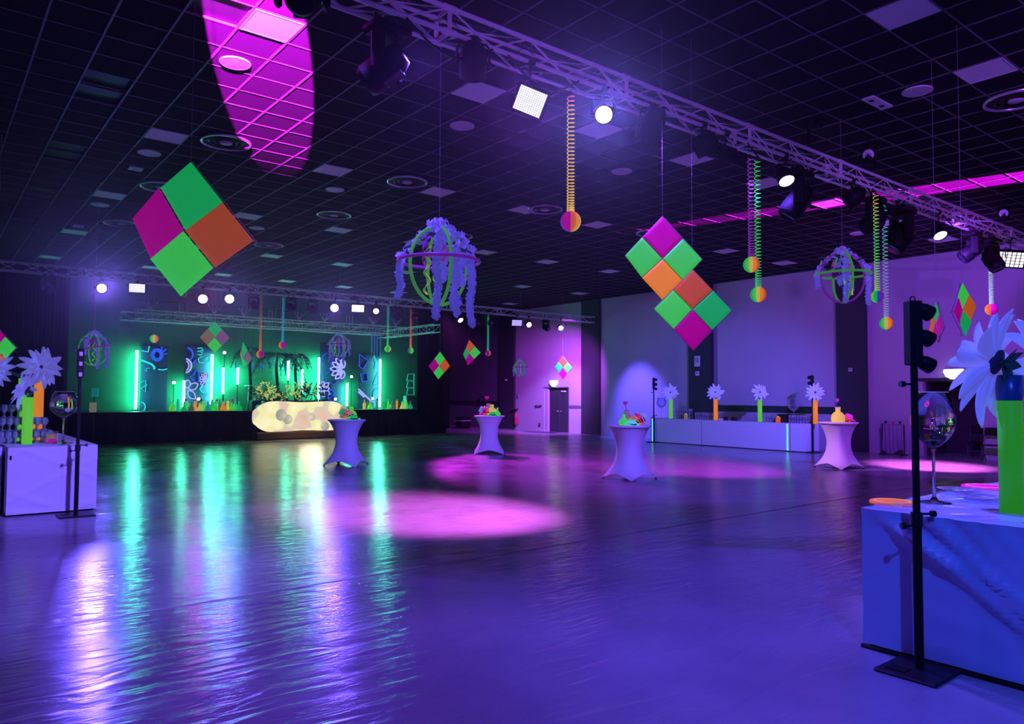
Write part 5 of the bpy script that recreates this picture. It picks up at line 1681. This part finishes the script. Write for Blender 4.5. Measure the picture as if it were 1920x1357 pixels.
# on the bar
for px, m_, lb, s_ in ((1258, F_lime, 'far giant daisy in a green tube at the left end of the bar', 41), (1342, F_amber, 'far giant daisy in an orange tube before the dark column', 42), (1425, F_lime, 'far giant daisy in a green tube in the middle of the bar', 43), (1529, F_amber, 'far giant daisy in an orange tube behind the right lamp stand', 44)):
    p = on_x(px, 785, bxm + .25)
    daisy(lb, (p.x, p.y, bz), .78, .075, m_, .34, -bk + fw * random.uniform(-.3, .3) + Vector((0, 0, .1)), s_, off=(-fw * .05 - bk * .12 + Vector((0, 0, .18))), n=13)

# ------------------------------------------------------------------ glasses
def goblet(label, c, H_, R_, m_, wine=False):
    t = thing('giant_wine_glass', label, 'wine glass', c, 0, 'oversized wine glasses')
    bz0 = H_ * .48
    MB().lathe([(.001, .004), (R_ * .75, .004), (R_ * .75, .010), (R_ * .2, .022), (.014, .05), (.011, H_ * .25), (.012, bz0 - .02), (.022, bz0)], 32).build('stem_and_foot', m_, t)
    prof = [(.004, bz0), (R_ * .38, bz0 + .05 * H_), (R_ * .75, bz0 + .12 * H_), (R_ * .96, bz0 + .20 * H_), (R_, bz0 + .27 * H_), (R_ * .95, bz0 + .36 * H_), (R_ * .82, bz0 + .46 * H_), (R_ * .70, H_)]
    # smooth outline
    pr = []
    for i in range(len(prof) - 1):
        for q in range(4):
            f = q / 4
            p0 = prof[max(i - 1, 0)]; p1 = prof[i]; p2 = prof[i + 1]; p3 = prof[min(i + 2, len(prof) - 1)]
            pr.append(tuple(.5 * (2 * b + (c_ - a) * f + (2 * a - 5 * b + 4 * c_ - d) * f * f + (-a + 3 * b - 3 * c_ + d) * f ** 3) for a, b, c_, d in zip(p0, p1, p2, p3)))
    pr.append(prof[-1])
    MB().lathe(pr, 40).lathe([(r * .975, z + .004) for r, z in pr], 40).build('bowl', m_, t)
    MB().tube([(R_ * .69 * math.cos(a), R_ * .69 * math.sin(a), H_) for a in [2 * PI * i / 40 for i in range(40)]], .0035, n=6, closed=True).build('rim', mat('rim_highlight', (.5, .45, .8), .1, spec=1, em=(.25, .15, .6), es=.3), t)  # violet glow painted in as the highlight along the rim
    return t


gp = on_z(1752, 943, TH)
goblet('oversized wine glass on the near right table', gp, .86, .158, M_goblet)
gp2 = on_z(118, 831, TH)
goblet('oversized wine glass on the left table beside the lamp stand', gp2, .83, .20, M_goblet)
p = on_x(1488, 788, bxm + .2)
goblet('oversized wine glass on the right part of the bar', (p.x, p.y, bz), .80, .18, M_glass)
p = on_x(1240, 785, bxm + .2)
goblet('oversized wine glass at the left end of the bar', (p.x, p.y, bz), .80, .18, M_glass)

g_me = MB().lathe([(.001, 0), (.036, .0), (.036, .004), (.008, .012), (.006, .06), (.012, .075), (.036, .10), (.045, .135), (.040, .175), (.034, .20), (.032, .20), (.038, .17), (.042, .135), (.034, .103), (.001, .08)], 16).mesh('glass', M_glass_far)
tum_me = MB().lathe([(.001, 0), (.034, .0), (.042, .12), (.040, .12), (.033, .01), (.001, .01)], 14).mesh('tumbler', M_glass_far)
tier_h = .205
base = Vector((lb0.x, lb0.y, TH))
trayM = mat('clear_tray', (.25, .22, .5), .2, alpha=.35)
tiers = [(0, 9, 5), (1, 7, 4), (2, 3, 3)]
tn = ['bottom tier', 'second tier', 'top tier']
for k, nx, ny in tiers:
    # glasses stand mouth down in trays, pyramid-like
    x1_ = [1.66, 1.58, 1.22][k]
    z = TH + k * (tier_h + .006)
    if k:
        tr_ = MB().bbox((x1_ - .1 * nx, base.y + .18, z - .006), (x1_ + .06, base.y + .22 + .11 * ny, z), .002).build('glass_tray', trayM)
        tag(tr_, 'clear tray carrying the %s of stacked glasses on the left table' % tn[k], 'tray', 'trays between the stacked glasses')
    for j in range(ny):
        for i in range(nx):
            x = x1_ - .095 * i; y = base.y + .24 + .105 * j
            if x < .55 and j > 2: continue
            if abs(x - base.x) < .12 and y < base.y + .15: continue
            o = put('stemmed_glass', g_me, None, (x, y, z))
            tag(o, 'clear stemmed glass, left table, %s, %s row, %s from right' % (tn[k], ['front', 'second', 'third', 'fourth', 'fifth'][j], ORD[i]), 'glass', 'stacked glasses on the left table')
# small tumbler with pink decoration beside the big glass
p = on_z(96, 831, TH)
t = thing('candle_glass', 'small flared glass with pink and tan stripes beside the big wine glass', 'glass', p)
MB().lathe([(.001, 0), (.09, 0), (.085, .05), (.075, .12), (.10, .19), (.095, .19), (.07, .12), (.001, .012)], 20).build('cup', M_glass, t)
MB().lathe([(.001, .01), (.078, .012), (.072, .07), (.001, .07)], 18).build('pink_filling', F_mag, t)
MB().lathe([(.074, .075), (.070, .12), (.080, .15), (.001, .15)], 18).build('tan_filling', F_tan, t)
# glass racks on the bar
gr = [(1265, 1295, 3, 'bar left end'), (1303, 1338, 2, 'bar before column'), (1432, 1464, 2, 'bar middle'), (1478, 1520, 2, 'bar right part')]
for q, (a, b, tiers_, lb) in enumerate(gr):
    ya, yb_ = on_x(a, 785, bxm + .45).y, on_x(b, 785, bxm + .45).y
    n = max(4, int((ya - yb_) / .1))
    for k in range(tiers_):
        z = bz + k * .136
        if k:
            tag(MB().bbox((bxm + .38, yb_ - .06, z - .012), (bxm + .66, ya + .06, z), .003).build('glass_tray', trayM), 'clear tray under %s of the tumblers, %s' % (['', 'the second tier', 'the top tier'][k], lb), 'tray', 'trays on the bar')
        for j in range(2):
            for i in range(n):
                o = put('tumbler', tum_me, None, (bxm + .45 + .12 * j, ya + (yb_ - ya) * (i + .5) / n, z))
                tag(o, 'clear tumbler, %s, %s, %s row, %s from left' % (lb, tn[k], ['front', 'rear'][j], ORD[min(i, 19)]), 'glass', 'tumblers stacked on the bar')
# small items on the bar
for px, m_, lb in ((1286, F_tan, 'small candle cup with tan glow near the left end of the bar'), (1459, F_orange, 'small candle cup with orange glow right of the middle daisy')):
    p = on_x(px, 785, bxm + .2)
    t = thing('candle_cup', lb, 'candle cup', (p.x, p.y, bz), 0, 'candle cups on the bar')
    MB().lathe([(.001, 0), (.08, 0), (.07, .10), (.085, .18), (.08, .18), (.001, .17)], 16).build('cup', m_, t)
    MB().sphere((0, 0, .19), .035, 10, 6).build('flame_bulb', F_yellow, t)
for k, (px, w, h) in enumerate(((1293, .12, .25), (1353, .14, .1), (1361, .10, .12), (1374, .10, .13), (1380, .08, .14), (1470, .3, .28))):
    p = on_x(px, 785, bxm + .5)
    t = thing('bar_caddy', ['dark bottle rack right of the tan candle cup', 'low pale box right of the orange tube', 'low dark tin beside the pale box', 'small dark cup in the middle of the bar', 'small red-edged cup beside the dark cup', 'dark ice box between the tumbler stacks'][k], 'container', (p.x, p.y, bz))
    MB().bbox((-w / 2, -w / 2, 0), (w / 2, w / 2, h * .8), .01).build('body', M_blackm if k != 1 else M_disc, t)
    MB().bbox((-w / 2 - .005, -w / 2 - .005, h * .8), (w / 2 + .005, w / 2 + .005, h), .01).build('lid', M_black if k != 4 else mat('red_lid', (.3, .03, .1), .5), t)

# things on the near right table
for px, py, m_, lb, r in ((1673, 944, F_orange, 'round orange coaster at the corner of the near right table', .16), (1848, 915, fluor('hot_pink_disc', (.80, .0, .55), .5), 'round hot-pink coaster behind the wine glass', .19)):
    p = on_z(px, py, TH)
    t = thing('coaster', lb, 'coaster', (p.x, p.y, TH), 0, 'round coasters on the near right table')
    MB().lathe([(.001, .0), (r, .0), (r, .018), (r * .97, .022), (.001, .022)], 36).build('disc', m_, t)
    MB().lathe([(r * .80, .0225), (r * .77, .024), (r * .74, .0225)], 36).build('ring_print', F_yellow, t)
for px, py, lb in ((1800, 925, 'glass saucer between the wine glass and the pink coaster'), (1835, 940, 'nearer glass saucer left of the green tube')):
    p = on_z(px, py, TH)
    t = thing('saucer', lb, 'saucer', (p.x, p.y, TH + .018), 0, 'glass saucers on the near right table')
    MB().lathe([(.001, 0), (.10, 0), (.17, .022), (.175, .024), (.168, .018)], 30).build('dish', glass('teal_glass', (.55, .75, .9), .25, .9), t)
    MB().lathe([(.10, .003), (.105, .008), (.10, .010), (.095, .004)], 30).build('foot_ring', M_glass, t)

# clothes rail with a draped cloth, stacked and folding chairs near the alcove
ra = on_x(1652, 795, XW - .45); rb_ = on_x(1697, 797, XW - .45)
t = thing('clothes_rail', 'low coat rail with a sheer cloth and coloured pegs by the right wall', 'coat rail', (XW - .45, (ra.y + rb_.y) / 2, 0))
hw_ = abs(ra.y - rb_.y) / 2
MB().cyl((0, -hw_, .98), (0, hw_, .98), .022).build('rail', mat('rail_pale', (.5, .4, .55), .4), t)
for s_ in (-1, 1):
    MB().cyl((0, s_ * hw_ * .9, 0), (0, s_ * hw_ * .9, .98), .015).build('post', M_blackm, t)
    MB().cyl((-.25, s_ * hw_ * .9, .02), (.25, s_ * hw_ * .9, .02), .015).build('foot', M_blackm, t)
MB().grid(lambda u, v: (.05 * math.sin(u * 38) * (1 - v) + .02, -hw_ * (.95 + .1 * (1 - v)) + 2 * hw_ * u, .10 + .08 * math.sin(u * 7) + (.88 - .08 * math.sin(u * 7)) * v), 60, 10).build('sheer_cloth', mat('sheer_mauve_cloth', (.30, .26, .38), .8), t)
for k, (m_) in enumerate((M_blackm, mat('red_peg', (.5, .03, .1), .5), M_blackm)):
    MB().bbox((-.03, -hw_ * .6 + k * hw_ * .6 - .03, .97), (.03, -hw_ * .6 + k * hw_ * .6 + .03, 1.06), .01).build('peg', m_, t)


def folding_chair(label, c, rz):
    t = thing('folding_chair', label, 'folding chair', c, rz, 'folding chairs in the dark opening')
    fm = mat('violet_grey_tube', (.16, .15, .26), .35, metal=.6)
    for s_ in (-.22, .22):
        MB().tube([(.20, s_, 0), (-.05, s_, .5), (-.20, s_, .90)], .014).build('side_frame', fm, t)
        MB().tube([(-.25, s_, 0), (.12, s_, .45)], .012).build('leg', fm, t)
    MB().cyl((.11, -.22, .2), (.11, .22, .2), .010).build('stretcher', fm, t)
    MB().bbox((-.18, -.21, .44), (.20, .21, .47), .012).build('seat', M_black, t)
    MB().bbox((-.21, -.22, .72), (-.17, .22, .95), .015).build('backrest', M_black, t)
    return t


p1_ = on_x(1832, 846, XW + .5); p2_ = on_x(1876, 846, XW + .3)
folding_chair('left folding chair standing in the dark opening', (XW + .5, p1_.y, 0), PI)
folding_chair('folding chair beside the wall edge, partly behind the green tube', (XW - .4, p2_.y, 0), PI)
t = thing('crate_stack', 'stack of dark boxes at the wall behind the green tube', 'crate', (XW - .45, p2_.y - .6, 0))
for k in range(3): MB().bbox((-.2, -.3, .3 * k), (.2, .3, .3 * k + .28), .02).build('crate', mat('grey_crate', (.2, .18, .28), .6) if k % 2 == 0 else M_blackm, t)
# small flight case at the foot of the stage corner
p = on_z(868, 803, 0)
t = thing('flight_case', 'small black case on the floor at the right corner of the stage', 'flight case', (p.x, p.y, 0), .3)
MB().bbox((-.35, -.25, .06), (.35, .25, .62), .03).build('case', M_black, t)
MB().bbox((-.36, -.26, .40), (.36, .26, .43), .005).build('trim_strip', M_alu, t)
for sx in (-.25, .25): MB().cyl((sx, -.2, .04), (sx, .2, .04), .04, n=10).build('caster', M_blackm, t)
